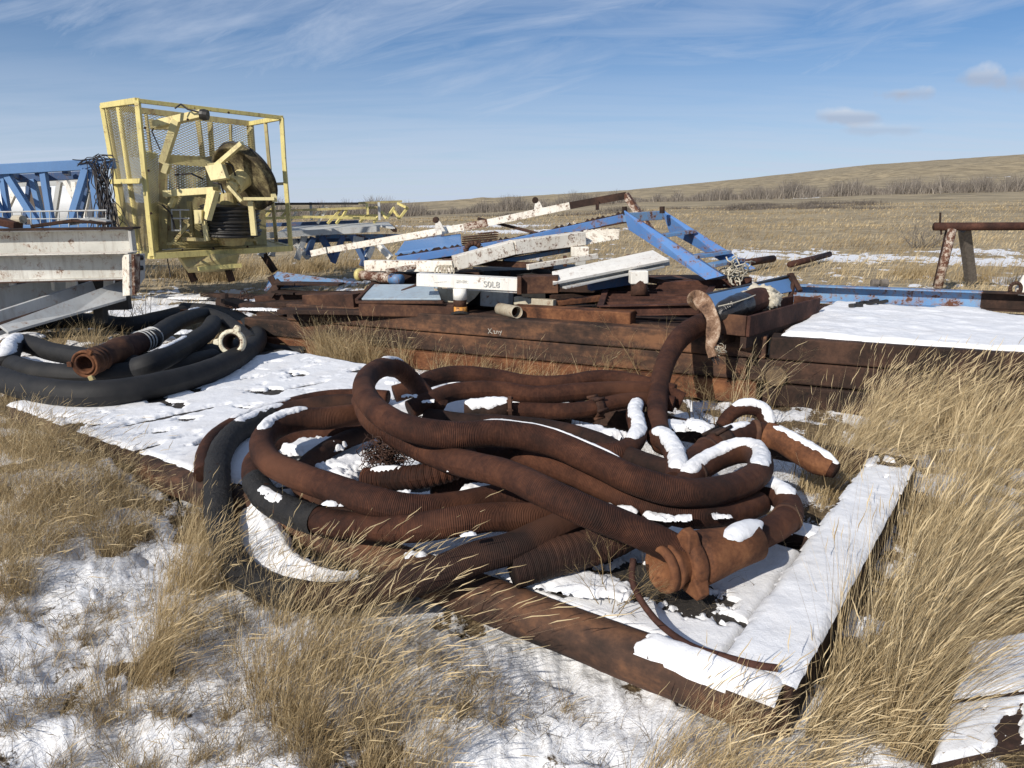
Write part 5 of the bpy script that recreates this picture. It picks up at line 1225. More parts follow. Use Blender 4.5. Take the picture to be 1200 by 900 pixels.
ybar('post', (294, 236, 13.0), (298, 276, 13.0), .09, .08, 'yellow_pale')
for y in (246, 256, 270): MB().pipe([Q(201, y, 13.0), Q(222, y, 13.0)], .014, 5).build('grid_bar', M['grey_paint'], yw)
for x in (201, 211): MB().pipe([Q(x, 245, 13.0), Q(x+1, 271, 13.0)], .012, 5).build('grid_bar', M['grey_paint'], yw)
# cable drum (upright axis) wound with black cable
cd = Q(270, 258, 13.35); ax = Vector((.03, -.05, 1)).normalized(); hh = .27
prof = []
for i in range(9):
    z0 = -hh+i*2*hh/9; rr_ = .50+.02*math.sin(i*2.1)
    for k in range(5): prof.append((z0+hh+2*hh/9*(k+.1)/5, rr_-.03+.035*math.sin(math.pi*(k+.5)/5)))
MB().lathe(cd-ax*hh, cd+ax*hh, [(0, 0)]+prof+[(2*hh, 0)], 30).build('cable_drum', M['black_steel'], yw, True)
MB().cyl(cd-ax*(hh+.16), cd-ax*hh, .2, .28, 18).build('drum_base', M['yellow_shade_grime'], yw)
MB().cyl(cd+ax*(hh-.0), cd+ax*(hh+.20), .16, .12, 18).build('drum_neck', M['yellow_shade_grime'], yw)
# big sheave
cs_ = Q(286, 208, 13.0); nrm = Vector((-.42, -.76, -.50)).normalized()
MB().lathe(cs_-nrm*.06, cs_+nrm*.06, [(0, .0), (0.0, .12), (.045, .16), (.05, .48), (.02, .52), (-.01, .55), (-.01, .59), (.05, .565), (.075, .565), (.13, .59), (.13, .55), (.10, .52), (.072, .48), (.075, .16), (.12, .12), (.12, 0)], 48).build('sheave_wheel', M['sheave'] if 'sheave' in M else M['yellow_shade_grime'], yw, True)
MB().lathe(cs_-nrm*.012, cs_+nrm*.012, [(-.085, .565), (-.085, .605), (-.06, .61), (-.05, .57)], 48).build('sheave_rim', M['black_steel'], yw, True)
hub = MB().cyl(cs_-nrm*.05, cs_+nrm*.26, .16, n=24).cyl(cs_+nrm*.261, cs_+nrm*.33, .10, n=20).build('hub', M['yellow_pale'], yw, bevel=.012)
ybar('fork_arm', (254, 194, 12.6), (284, 168, 12.5), .10, .07, 'yellow_pale'); ybar('fork_arm', (286, 233, 12.55), (322, 233, 12.6), .09, .05, 'yellow_pale')
ybar('fork_arm', (268, 218, 12.5), (284, 236, 12.5), .10, .05, 'yellow_pale'); ybar('fork_strut', (322, 234, 12.6), (318, 224, 13.2), .08, .08, 'yellow_pale')
pl((252, 213, 12.55), (270, 210, 12.5), (264, 193, 12.55), (245, 196, 12.6), .12, 'yellow_pale', 'gear_case'); pl((255, 212, 12.5), (260, 211, 12.5), (256, 196, 12.5), (250, 197, 12.5), .03, 'yellow', 'gear_cover')
ybar('cross_link', (244, 194, 12.9), (268, 190, 12.9), .08, .05, 'yellow_shade_grime')
pl((208, 298, 12.9), (281, 297, 13.3), (276, 312, 13.3), (220, 314, 12.9), .5, 'yellow_shade_grime', 'under_box'); ybar('under_rail', (232, 315, 12.85), (283, 311, 13.2), .1, .07, 'yellow')
for x, x2 in ((215, 228), (262, 272)): ybar('skid_leg', (x, 300, 13.6), (x2, 330, 13.6), .10, .10, 'rust_dark')
MB().pipe([Q(196, 303, 12.9), Q(200, 325, 12.9)], .01, 5).build('hanging_wire', M['wire_black'], yw)
mb = MB().pipe([Q(188, 176, 13.6), Q(178, 154, 13.8), Q(180, 150, 13.8)], .012, 5).build('hose_line', M['wire_black'], yw)
MB().pipe([Q(205, 127, 12.8), Q(212, 122, 12.8), Q(220, 128, 12.8), Q(235, 132, 12.8)], .015, 5).build('cable_loop', M['wire_black'], yw)

s1 = nrm.cross(Vector((0, 0, 1))).normalized(); u1 = s1.cross(nrm)
for i in range(8):
    q_ = s1*math.cos(i*.785)+u1*math.sin(i*.785); MB().cyl(cs_+q_*.125+nrm*.25, cs_+q_*.125+nrm*.285, .018, n=6).build('bolt', M['yellow_shade_grime'], hub)
for a_, b_ in (((262, 190, 12.7), (276, 206, 12.75)), ((250, 214, 12.6), (262, 226, 12.9)), ((205, 205, 13.2), (238, 210, 13.3)), ((190, 240, 13.0), (205, 268, 13.0))):
    MB().pipe([Q(*a_), Q((a_[0]+b_[0])/2+3, (a_[1]+b_[1])/2-4, a_[2]), Q(*b_)], .016, 6).build('hydraulic_line', M['wire_black'], yw)
for x, y in ((170, 150), (174, 200), (177, 250), (214, 293), (250, 291), (290, 289), (220, 140), (268, 132)): MB().cyl(Q(x, y, 12.47 if x < 180 else 12.75+(x-214)*.01), Q(x, y, 12.42 if x < 180 else 12.70+(x-214)*.01), .022, n=6).build('bolt', M['rust_dark'], yw)
ybar('brace', (199, 290, 13.0), (222, 262, 13.0), .06, .06, 'yellow_shade_grime'); ybar('brace', (300, 286, 13.9), (290, 262, 13.6), .06, .05, 'yellow_shade_grime')
ybar('catwalk_bar', (195, 286, 12.9), (300, 281, 13.8), .05, .05, 'yellow_shade_grime')
# ------------------------------------------------------------ folded mast behind the pile
fm = thing('folding_mast', 'long low mast with yellow rails and a pale walkway lying behind the pile', 'mast', Q(400, 300, 17))
def fbar(name, a, b, w, h, mat): return MB().bar(Q(*a), Q(*b), w, h).build(name, M[mat], fm)
fbar('top_rail', (305, 239, 16.5), (420, 238.5, 17), .05, .05, 'black_steel'); fbar('top_rail', (420, 238, 17), (471, 236, 17.3), .05, .05, 'yellow_shade_grime')
fbar('mid_rail', (300, 248, 16.5), (445, 243, 17), .05, .05, 'yellow_shade_grime'); fbar('low_rail', (300, 256, 16.5), (445, 252.5, 17.2), .07, .06, 'yellow'); fbar('low_rail', (355, 254, 16.2), (440, 256, 16.8), .05, .05, 'yellow')
for x0, x1, y0, y1, mt in ((310, 322, 255, 241, 'yellow'), (329, 341, 255, 242, 'yellow'), (368, 380, 256, 241, 'white_chip'), (390, 399, 256, 245, 'yellow'), (400, 406, 257, 246, 'yellow'), (384, 392, 262, 253, 'yellow'), (394, 400, 262, 254, 'yellow'), (422, 428, 260, 254, 'yellow'), (438, 443, 261, 254, 'yellow'),
                       (453, 462, 256, 243, 'yellow'), (468, 478, 256, 243, 'yellow'), (476, 466, 243, 238, 'yellow'), (468, 461, 256, 246, 'yellow'), (453, 447, 256, 248, 'yellow'), (431, 430, 252, 239, 'yellow'), (372, 384, 262, 243, 'white_chip'), (338, 348, 262, 248, 'white_chip')):
    fbar('brace', (x0, y0, 16.8), (x1, y1, 16.9), .05, .05, mt)
for x in (337, 365, 445): fbar('post', (x, 258, 16.8), (x-1, 237, 16.8), .05, .05, 'grey_paint')
pl_ = MB().plate([Q(322, 276, 15.6), Q(445, 266, 16.2), Q(463, 269, 16.0), Q(455, 262, 17.2), Q(340, 267, 17)], .04).build('walkway', M['grey_paint'], fm)
fbar('side_beam', (310, 276, 15.6), (445, 268, 16.1), .1, .12, 'grey_paint'); fbar('end_tip', (455, 263, 17), (463, 270, 16), .08, .07, 'rust_dark')
fbar('chord', (300, 284, 16.2), (470, 278, 16.8), .12, .10, 'blue_dark'); fbar('chord', (370, 277, 16.0), (520, 276, 17.2), .1, .08, 'blue_rusty'); fbar('chord', (300, 264, 17.2), (420, 260, 17.5), .25, .08, 'blue_dark')
for x0, y0, x1, y1, mt in ((357, 276, 348, 304, 'grey_paint'), (367, 278, 360, 300, 'blue_dark'), (377, 277, 391, 304, 'blue_dark'), (402, 277, 390, 308, 'blue_dark'), (344, 282, 362, 302, 'grey_paint'), (413, 276, 428, 306, 'blue_dark'), (436, 280, 424, 312, 'blue_dark'), (320, 282, 318, 300, 'grey_paint'), (300, 285, 322, 318, 'rust_dark'), (312, 285, 305, 300, 'grey_paint'), (436, 288, 430, 302, 'white'), (444, 287, 458, 302, 'white')):
    fbar('leg', (x0, y0, 15.9), (x1, y1, 15.8), .11, .11, mt)
fbar('gusset', (414, 281, 15.7), (426, 283, 15.7), .03, .16, 'grey_paint')

# ------------------------------------------------------------ pipe rack on the right
pr = thing('pipe_stand', 'rusty pipe laid over an A-frame of two battered posts in the field', 'stand', P(1120, 335, z=0))
MB().cyl(Q(1095, 265.5, 14.0), Q(1290, 265, 14.0), .075, n=18).build('crossbar', M['rust_red'], pr, True)
MB().cyl(Q(1116, 269, 13.9), Q(1099, 338, 13.7), .075, n=14).build('leg', M['white_rusty'], pr, True)
MB().bar(Q(1111, 270, 14.1), Q(1096, 336, 14.0), .07, .07, (0, 1, 0)).build('leg', M['rust_dark'], pr)
MB().bar(Q(1130, 268, 14.2), Q(1138, 330, 14.9), .17, .15, (0, 1, 0)).build('leg', M['wood'], pr, bevel=.01)
MB().cyl(Q(1101.5, 262, 14.0), Q(1102, 249, 14.0), .018, n=8).build('pin', M['rust_dark'], pr)
MB().cyl(Q(1103, 275, 14.0), Q(1103, 270, 14.0), .018, n=8).build('pin', M['rust_dark'], pr)
# red pipes in the grass, bits of scrap beyond
mb = MB(); mb.cyl(P(868, 309, z=.25), P(906, 303, z=.25), .09, n=10); one(mb, 'field_pipe', 'rust_red', 'short red brown pipe in the snowy grass just beyond the ladder', 'pipe', 'pipes lying in the field', True, 0)
mb = MB(); mb.cyl(P(926, 310, z=.2), P(972, 298, z=.2), .08, n=10); one(mb, 'field_pipe', 'rust_red', 'longer red brown pipe in the field right of the short one', 'pipe', 'pipes lying in the field', True, 0)
for i, (x, lab) in enumerate(((1025, 'left'), (1036, 'right'))):
    mb = MB(); mb.cyl(Q(x-4, 332, 9.0), Q(x+4, 332, 9.0), .05, n=8); one(mb, 'bolt_head', 'wood', '%s of two dull lumps just beyond the blue channel' % lab, 'lump')
# plate lying low in the grass at the bottom right
gp = MB(); g0, g1, g2, g3 = P(1090, 905, z=.07), P(1290, 860, z=.07), P(1290, 735, z=.07), P(1135, 762, z=.07)
gp.plate([g0, g1, g2, g3], .03); one(gp, 'steel_plate', 'rust_dark', 'low steel plate under shaded snow in the grass at the bottom right corner', 'plate')
def gfn(u, v): return (g0.x*(1-u)*(1-v)+g1.x*u*(1-v)+g2.x*u*v+g3.x*(1-u)*v, g0.y*(1-u)*(1-v)+g1.y*u*(1-v)+g2.y*u*v+g3.y*(1-u)*v, .10+u*0)
snow_grid(0, 1, 0, 1, gfn, lambda u, v: np.minimum(np.minimum(np.minimum(u, 1-u), np.minimum(v, 1-v))*.6, np.minimum((fbm(u*5, v*5, 5, 9, .6)-.36)*.6, np.abs(v-.45+.1*u)*.6-.012)), .014, .012, 9, .02)
flush_snow('snow', 'shaded snow on the low plate at the bottom right corner')
# scrap on the ground beyond the black coil
vv = thing('rusty_valve', 'small rusty valve lying in the snow beyond the black coil', 'valve', P(263, 362, z=0))
MB().cyl(P(255, 356, z=.1), P(275, 356, z=.1), .10, n=12).build('barrel', M['rust_dark'], vv, bevel=.01)
MB().cyl(P(263, 364, z=.02), P(263, 345, Y=P(263, 364, z=0).y), .06, n=10).build('stem', M['rust_dark'], vv)
tangle('wire_tangle', 'brown heap of wire beside the rusty valve in the snow', 'wire', P(285, 358, z=.1), (.22, .1, .08), 40, .008, 'wire', 21)
mb = MB(); mb.bar(P(215, 366, z=.16), P(318, 390, z=.12), .10, .10); one(mb, 'timber', 'rust_orange', 'orange brown bank of scrap between the black coil and the stack', 'scrap')
for i, (a_, b_, z_) in enumerate((((268, 352), (330, 372), .30), ((285, 357), (345, 358), .38), ((240, 345), (320, 350), .12))):
    chan_ = MB().bar(P(*a_, z=z_), P(*b_, z=z_), .22, .06)
    one(chan_, 'flat_bar', 'rust_dark', ['snow edged flat bar sloping to the left end of the stack, nearest', 'upper flat bar at the left end of the stack', 'low flat bar farthest left beyond the valve'][i], 'bar')
for i, a in enumerate(((305, 363, .34, .40, .07, -12, .03), (290, 353, .16, .4, .15, 0, .03), (250, 349, .03, .8, .25, 0, .04), (180, 368, .02, .9, .5, 0, .05))): clump(*a, seed=60+i)
flush_snow('snow', 'patches of snow on the scrap left of the beam stack')
# ------------------------------------------------------------ grass
def in_poly_deck(x, y, pad=0):
    u, v = to_uv(x, y)
    solid = (u > -.02-pad) & (u < 5.66) & (v > -.17-pad) & (v < 1.36)
    left = (u > 2.0) & (u < 5.66+pad) & (v > -.17) & (v < 2.5+pad)
    rail = (u > -.02-pad) & (u < .26) & (v > -.1) & (v < 3.05)
    return solid | left | rail
def in_stack(x, y):
    u, v = to_s(x, y); return (u > -.2) & (v > -.03) & (v < 2.6)
class Grass:
    def __init__(s): s.v = []; s.f = []; s.t = []; s.n = 0
    def blades(s, base, h, lean, width, tone, droop=1.7, seg=4, heads=0.0, curl=.1, hl=(.05, .10)):
        n = len(base)
        if n == 0: return
        side = rng.uniform(0, 2*np.pi, n); sv = np.stack([np.cos(side), np.sin(side), rng.normal(0, .15, n)], -1)
        t = np.linspace(0, 1, seg+1)
        wob = rng.normal(0, curl, (n, 2))*h[:, None]
        pts = np.zeros((n, seg+1, 3))
        for k, tt in enumerate(t):
            pts[:, k, 0] = base[:, 0]+lean[:, 0]*h*tt**droop+wob[:, 0]*math.sin(math.pi*tt)*.6
            pts[:, k, 1] = base[:, 1]+lean[:, 1]*h*tt**droop+wob[:, 1]*math.sin(math.pi*tt)*.6
            ln = np.hypot(lean[:, 0], lean[:, 1])
            pts[:, k, 2] = base[:, 2]+h*tt*(1-.30*np.clip(ln, 0, 1.6)*tt)
        wk = width[:, None]*np.array([1-.75*tt for tt in t])[None]
        A = pts-sv[:, None]*wk[..., None]/2; Bq = pts+sv[:, None]*wk[..., None]/2
        V = np.stack([A, Bq], 2).reshape(n, -1, 3)
        m = 2*(seg+1); id_ = np.arange(n)[:, None]*m
        qs = [np.stack([id_[:, 0]+2*k, id_[:, 0]+2*k+1, id_[:, 0]+2*k+3, id_[:, 0]+2*k+2], -1) for k in range(seg)]
        s.v.append(V.reshape(-1, 3)); s.f.append(np.concatenate(qs)+s.n); s.t.append(np.repeat(tone, m)); s.n += n*m
        if heads > 0:
            k = np.where(rng.random(n) < heads)[0]
            if len(k):
                tip = pts[k, -1]; d = tip-pts[k, -2]; d /= np.linalg.norm(d, axis=1)[:, None]
                L = rng.uniform(hl[0], hl[1], len(k))*(.6+h[k]); w_ = L*.013+.0006
                up = np.cross(d, sv[k]); up /= np.linalg.norm(up, axis=1)[:, None]; sd_ = np.cross(d, up)
                d2 = d+np.stack([np.full(len(k), .12), np.zeros(len(k)), np.full(len(k), -.10)], -1)
                P0 = tip-d*.01; 
                for ax_ in (up, sd_):
                    m0 = P0+d*(L*.35)[:, None]; m1 = P0+d2*(L*.75)[:, None]; e = P0+d2*(L*1.05)[:, None]
                    vv = np.stack([P0, P0+d*.001, m0-ax_*w_[:, None], m0+ax_*w_[:, None], m1-ax_*w_[:, None]*.7, m1+ax_*w_[:, None]*.7, e, e+ax_*.0005], 1)
                    i8 = np.arange(len(k))*8
                    ff = np.concatenate([np.stack([i8+2*j, i8+2*j+1, i8+2*j+3, i8+2*j+2], -1) for j in range(3)])
                    s.v.append(vv.reshape(-1, 3)); s.f.append(ff+s.n); s.t.append(np.repeat(np.clip(tone[k]+.25, 0, 1), 8)); s.n += len(k)*8
    def build(s, name, label, mat='straw'):
        o = link_mesh(name, np.vstack(s.v), np.vstack(s.f).astype(np.int32), M[mat], None, False, attr={'tone': np.concatenate(s.t)})
        return tag(o, label, None, None, 'stuff')
def gz_at(x, y): return ground_z(x, y)+np.clip(snow_amount(x, y)*3, 0, 1)*.02
def tuft(G, px, py, rx, ry, n, h0, h1, lean=(.35, .05), sp=.22, wd=(.0011, .0027), heads=.35, rot=0, droop=1.7, tone=(.35, .9), z=0, clumps=6, deckok=False, hl=(.05, .10), curl=.045):
    """a clump of grass rooted round the ground point seen at px,py; blades gathered in several crowns"""
    c = P(px, py, z=z)
    cr = rng.normal(0, .5, (clumps, 2))*np.array([rx, ry]); k = rng.integers(0, clumps, n)
    ox = cr[k, 0]+rng.normal(0, .22, n)*rx*.8; oy = cr[k, 1]+rng.normal(0, .22, n)*ry*.8
    ca, sa = math.cos(R(rot)), math.sin(R(rot))
    x = c.x+ox*ca-oy*sa; y = c.y+ox*sa+oy*ca
    ok = ~in_stack(x, y) & ~((x > P(1120, 800, z=0).x) & (y < P(1150, 765, z=0).y) & (y > P(1150, 890, z=0).y))
    if not deckok: ok &= ~in_poly_deck(x, y, .01)
    x, y, ox, oy, k = x[ok], y[ok], ox[ok], oy[ok], k[ok]; n = len(x)
    if n == 0: return
    fan = np.stack([(ox*ca-oy*sa), (ox*sa+oy*ca)], -1)/max(rx, ry)
    cl_lean = rng.normal(0, .10, (clumps, 2))
    ln = np.array(lean)+rng.normal(0, sp, (n, 2))+fan*.25+cl_lean[k]
    h = rng.uniform(h0, h1, n)*(.55+.45*rng.random(n))
    G.blades(np.stack([x, y, gz_at(x, y)-.01+z*0], -1), h, ln, rng.uniform(*wd, n), rng.uniform(*tone, n), droop, 4, heads, curl, hl)
# tall stands in the foreground
G = Grass()
def stand(*a, **k): tuft(G, *a, **k)
# right edge: the tall straw stand
for (px, py, rx, ry, n) in ((1010, 590, .18, .26, 300), (980, 565, .12, .18, 140), (1050, 560, .25, .3, 420), (1110, 560, .3, .3, 500), (1180, 560, .35, .35, 600), (1085, 640, .10, .3, 420), (1120, 650, .14, .3, 700), (1165, 650, .2, .25, 800), (1215, 640, .2, .2, 500),
                           (1060, 710, .10, .18, 520), (1095, 715, .10, .2, 600), (1130, 700, .10, .15, 350), (1040, 790, .11, .16, 560), (1070, 810, .07, .14, 300), (1000, 850, .14, .10, 480), (1040, 880, .10, .12, 420)):
    stand(px, py, rx, ry, int(n*.72), .34, .98, lean=(.40, .02), sp=.22, heads=.35, tone=(.15, 1), droop=1.2, curl=.03, wd=(.0014, .0032))
for (px, py, rx, ry, n) in ((950, 570, .12, .14, 220), (980, 590, .12, .12, 260), (1015, 560, .14, .14, 240)): stand(px, py, rx, ry, n, .40, .82, lean=(.45, .0), droop=1.4, sp=.2, heads=.4, tone=(.3, 1), deckok=True, wd=(.0016, .0032))
for (px, py, rx, ry, n) in ((1000, 530, .22, .12, 300), (1040, 515, .22, .15, 300), (1080, 510, .25, .15, 380), (1130, 505, .3, .15, 420), (1200, 520, .3, .15, 420)):
    stand(px, py, rx, ry, int(n*1.3), .42, .80, lean=(.45, .0), droop=1.5, sp=.13, heads=.4, tone=(.5, 1), wd=(.002, .0036))
# front, below the deck corner
for (px, py, rx, ry, n) in ((790, 850, .16, .10, 420), (850, 880, .18, .10, 500), (920, 880, .18, .12, 450), (740, 830, .10, .08, 200), (960, 930, .2, .12, 420), (850, 960, .25, .12, 420), (760, 930, .15, .1, 260)):
    stand(px, py, rx, ry, n, .16, .42, lean=(.55, .05), sp=.25, heads=.35, tone=(.35, .95))
for (px, py, rx, ry, n) in ((870, 866, .07, .05, 260), (915, 872, .07, .05, 260), (950, 868, .07, .05, 260), (965, 840, .05, .06, 160), (820, 850, .07, .05, 160), (700, 810, .07, .05, 90)): stand(px, py, rx, ry, n, .14, .36, lean=(.35, .0), sp=.22, heads=.3, tone=(.3, .95))
# centre front clump with tall nodding stems
for (px, py, rx, ry, n) in ((345, 790, .13, .12, 420), (320, 840, .12, .10, 380), (400, 800, .13, .11, 420), (380, 870, .16, .12, 480), (440, 840, .10, .1, 260), (330, 740, .08, .08, 130), (500, 900, .12, .08, 160), (460, 900, .12, .08, 200)):
    stand(px, py, rx, ry, n, .14, .42, lean=(.34, .12), sp=.28, heads=.3, tone=(.15, .85))
stand(360, 770, .24, .14, 90, .42, .68, lean=(.5, .12), sp=.2, heads=.9, tone=(.5, .95))
stand(450, 840, .16, .12, 60, .4, .68, lean=(.6, .12), sp=.2, heads=.9, tone=(.5, .95))
stand(380, 780, .16, .14, 80, .5, .72, lean=(.55, .12), sp=.16, heads=.95, tone=(.5, .95), hl=(.05, .09))
stand(420, 810, .14, .12, 60, .5, .75, lean=(.62, .12), sp=.16, heads=.95, tone=(.5, .95), hl=(.05, .09))
stand(330, 700, .2, .1, 45, .3, .5, lean=(.35, .1), sp=.16, heads=.95, tone=(.5, .95))
# left clump
for (px, py, rx, ry, n) in ((210, 690, .13, .12, 480), (240, 700, .12, .12, 420), (200, 740, .12, .10, 360), (170, 790, .10, .10, 300), (150, 810, .10, .08, 200), (240, 640, .16, .12, 420)):
    stand(px, py, rx, ry, n, .16, .44, lean=(.20, .08), sp=.18, heads=.3, tone=(.3, .8))
stand(160, 790, .08, .06, 160, .3, .5, lean=(.9, .25), sp=.12, heads=.2, tone=(.45, .9))
for (px, py) in ((280, 700), (320, 715), (360, 725), (250, 670), (400, 720)): stand(px, py, .10, .06, 150, .14, .38, lean=(.3, .1), sp=.3, heads=.4, tone=(.2, .95))
# left bank under the deck edge
for (px, py, rx, ry, n) in ((30, 560, .45, .20, 900), (110, 570, .45, .18, 900), (180, 600, .35, .16, 700), (60, 610, .4, .2, 700), (130, 640, .28, .14, 450), (30, 650, .3, .15, 420), (10, 700, .2, .12, 220), (30, 500, .45, .16, 500), (90, 490, .25, .12, 260), (-20, 600, .4, .2, 500)):
    stand(px, py, rx, ry, int(n*2.2), .14, .44, lean=(.30, .0), sp=.42, heads=.15, tone=(.15, .95), curl=.12, clumps=9)
for px, py in ((40, 520), (70, 535), (12, 530), (30, 545), (100, 520)): stand(px, py, .12, .1, 110, .30, .48, lean=(.1, .0), sp=.12, heads=.5, tone=(.4, .9))
# little tufts all over the snowy foreground
k = 0
while k < 330:
    px, py = rng.uniform(-60, 1240), 560+360*rng.random()**.8
    c = P(px, py, z=0)
    if in_poly_deck(c.x, c.y, .02) or (fbm(c.x*1.1, c.y*1.1, 3, 123) < .44): 
        k += .2; continue
    s_ = rng.uniform(.03, .11); stand(px, py, s_, s_, int(rng.uniform(25, 90)), .04, rng.uniform(.09, .26), lean=(rng.normal(.25, .2), rng.normal(0, .2)), sp=.45, heads=.08, tone=(.0, .75), curl=.18, clumps=3); k += 1
for (px, py, rx, ry, n) in ((20, 640, .3, .16, 500), (90, 610, .3, .14, 500), (150, 590, .25, .12, 400), (200, 610, .2, .12, 400), (0, 690, .16, .12, 260), (250, 600, .12, .12, 240)):
    stand(px, py, rx, ry, n, .14, .40, lean=(.25, .0), sp=.45, heads=.12, tone=(.1, .95), curl=.12, clumps=9)
# around the black coil and beam stack
stand(112, 424, .10, .10, 240, .35, .62, lean=(-.08, 0), sp=.28, heads=.1, wd=(.003, .005), deckok=True)
stand(90, 428, .10, .10, 80, .3, .6, lean=(-.75, -.1), sp=.2, heads=.1, wd=(.003, .005), deckok=True)
for (px, py, rx, ry, n) in ((410, 430, .30, .18, 900), (440, 425, .30, .16, 700), (380, 425, .22, .14, 360), (480, 432, .25, .14, 420), (340, 415, .25, .12, 240)):
    stand(px, py, rx, ry, int(n*1.3), .28, .72, lean=(.05, 0), sp=.42, heads=.1, wd=(.003, .0055), tone=(.4, .95), droop=1.8)
for (px, py, n) in ((620, 452, 60), (640, 455, 60), (600, 450, 40), (560, 446, 90), (520, 440, 90), (690, 456, 50)):
    stand(px, py, .12, .06, n, .18, .52, lean=(.15, 0), sp=.22, heads=.2, wd=(.0025, .004), tone=(.4, .9))
for (px, py, n) in ((660, 500, 26), (675, 503, 18), (640, 498, 16)): stand(px, py, .07, .04, n, .3, .46, lean=(.08, 0), sp=.10, heads=.9, wd=(.002, .003), tone=(.2, .5), deckok=True)
for (px, py, n) in ((860, 500, 40), (880, 505, 20)): stand(px, py, .05, .04, n, .5, .8, lean=(.35, 0), sp=.06, heads=.2, wd=(.003, .005), tone=(.6, 1), deckok=True)
for (px, py, n) in ((950, 560, 300), (985, 590, 300), (1010, 560, 260), (930, 530, 160)): stand(px, py, .14, .12, n, .08, .24, lean=(.2, .0), sp=.5, heads=.05, tone=(.1, .6), curl=.3, deckok=True)
G.build('grass', 'dry straw coloured grass standing around the deck and the stacks')
# sparse short stubble through the near snow
G2 = Grass()
n = 80000; x = rng.uniform(-5.5, 5.0, n); y = rng.uniform(.9, 8.2, n)
d = fbm(x*2.3, y*2.3, 4, 91); keep = (d > .53) & ~in_poly_deck(x, y, .02) & ~in_stack(x, y) | ((rng.random(n) < .10) & ~in_poly_deck(x, y, .02) & ~in_stack(x, y))
x, y = x[keep], y[keep]; n = len(x)
G2.blades(np.stack([x, y, gz_at(x, y)-.008], -1), rng.uniform(.03, .13, n)*(.6+d[keep]), np.stack([rng.normal(.35, .6, n), rng.normal(.05, .5, n)], -1), rng.uniform(.0014, .0028, n), rng.uniform(.05, .75, n), 1.5, 3, .0, .5)
# matted dead leaves flat on the snow
n = 60000; x = rng.uniform(-4, 3.5, n); y = rng.uniform(.9, 5.5, n); d = fbm(x*3.1, y*3.1, 4, 95); keep = (d > .55) & ~in_poly_deck(x, y, .02)
x, y = x[keep], y[keep]; n = len(x); a = rng.uniform(0, 6.28, n)
G2.blades(np.stack([x, y, gz_at(x, y)+.004], -1), rng.uniform(.012, .03, n), np.stack([np.cos(a), np.sin(a)], -1)*rng.uniform(2, 5, (n, 1)), rng.uniform(.0015, .003, n), rng.uniform(.0, .55, n), 1.0, 3, 0, .8)
G2.build('grass', 'thin dead grass poking through the snow in the foreground', 'straw_grey')
# field grass behind the stacks
G3 = Grass()
n = 90000
r = 6.5*np.exp(rng.random(n)**.85*math.log(120/6.5)); s = rng.uniform(-.80, .80, n); y = r; x = s*y
keep = ~in_stack(x, y) & ~in_poly_deck(x, y, .1) & (snow_amount(x, y) < .06+rng.normal(0, .05, n)) & ~((y < 8.8) & (x < -1))
x, y = x[keep], y[keep]; n = len(x)
cl_ = fbm(x*.9, y*.9, 3, 97)
h = (.10+.34*np.clip(cl_-.25, 0, .6))*rng.uniform(.6, 1.3, n)
G3.blades(np.stack([x, y, ground_z(x, y)-.02], -1), h, np.stack([rng.normal(.55, .30, n), rng.normal(0, .25, n)], -1), .0022+.00085*y*rng.uniform(.5, 1.1, n), np.clip(.25+.9*(fbm(x*.35, y*.35, 3, 99)-.2)+rng.normal(0, .14, n), 0, 1), 1.5, 3, 0, .1)
for (px, py, n_) in ((215, 325, 900), (180, 325, 500), (260, 328, 900), (300, 322, 700), (340, 318, 700), (380, 316, 600), (420, 312, 500), (280, 318, 700), (1100, 330, 400), (1160, 330, 500), (1040, 325, 400)):
    tuft(G3, px, py, .9, .7, n_, .22, .5, lean=(.12, 0), sp=.3, wd=(.006, .012), heads=0, tone=(.2, .75), deckok=True)
G3.build('grass', 'rough straw grass covering the field beyond the scrap')

# litter on the bare part of the plate and among the hoses
G4 = Grass()
n = 2600; u = rng.uniform(.3, 3.4, n); v = rng.uniform(.1, 2.3, n); keep = fbm(u*5, v*5, 3, 131) > .47; u, v = u[keep], v[keep]; n = len(u)
bx = A0.x+U_.x*u+V_.x*v; by = A0.y+U_.y*u+V_.y*v; a = rng.uniform(0, 6.28, n)
G4.blades(np.stack([bx, by, np.full(n, DZ-.055)], -1), rng.uniform(.015, .06, n), np.stack([np.cos(a), np.sin(a)], -1)*rng.uniform(.5, 3, (n, 1)), rng.uniform(.0015, .003, n), rng.uniform(0, .8, n), 1.2, 3, 0, .3)
G4.build('dead_grass', 'dead grass and litter caught on the deck plate and between the hoses', 'straw_grey')
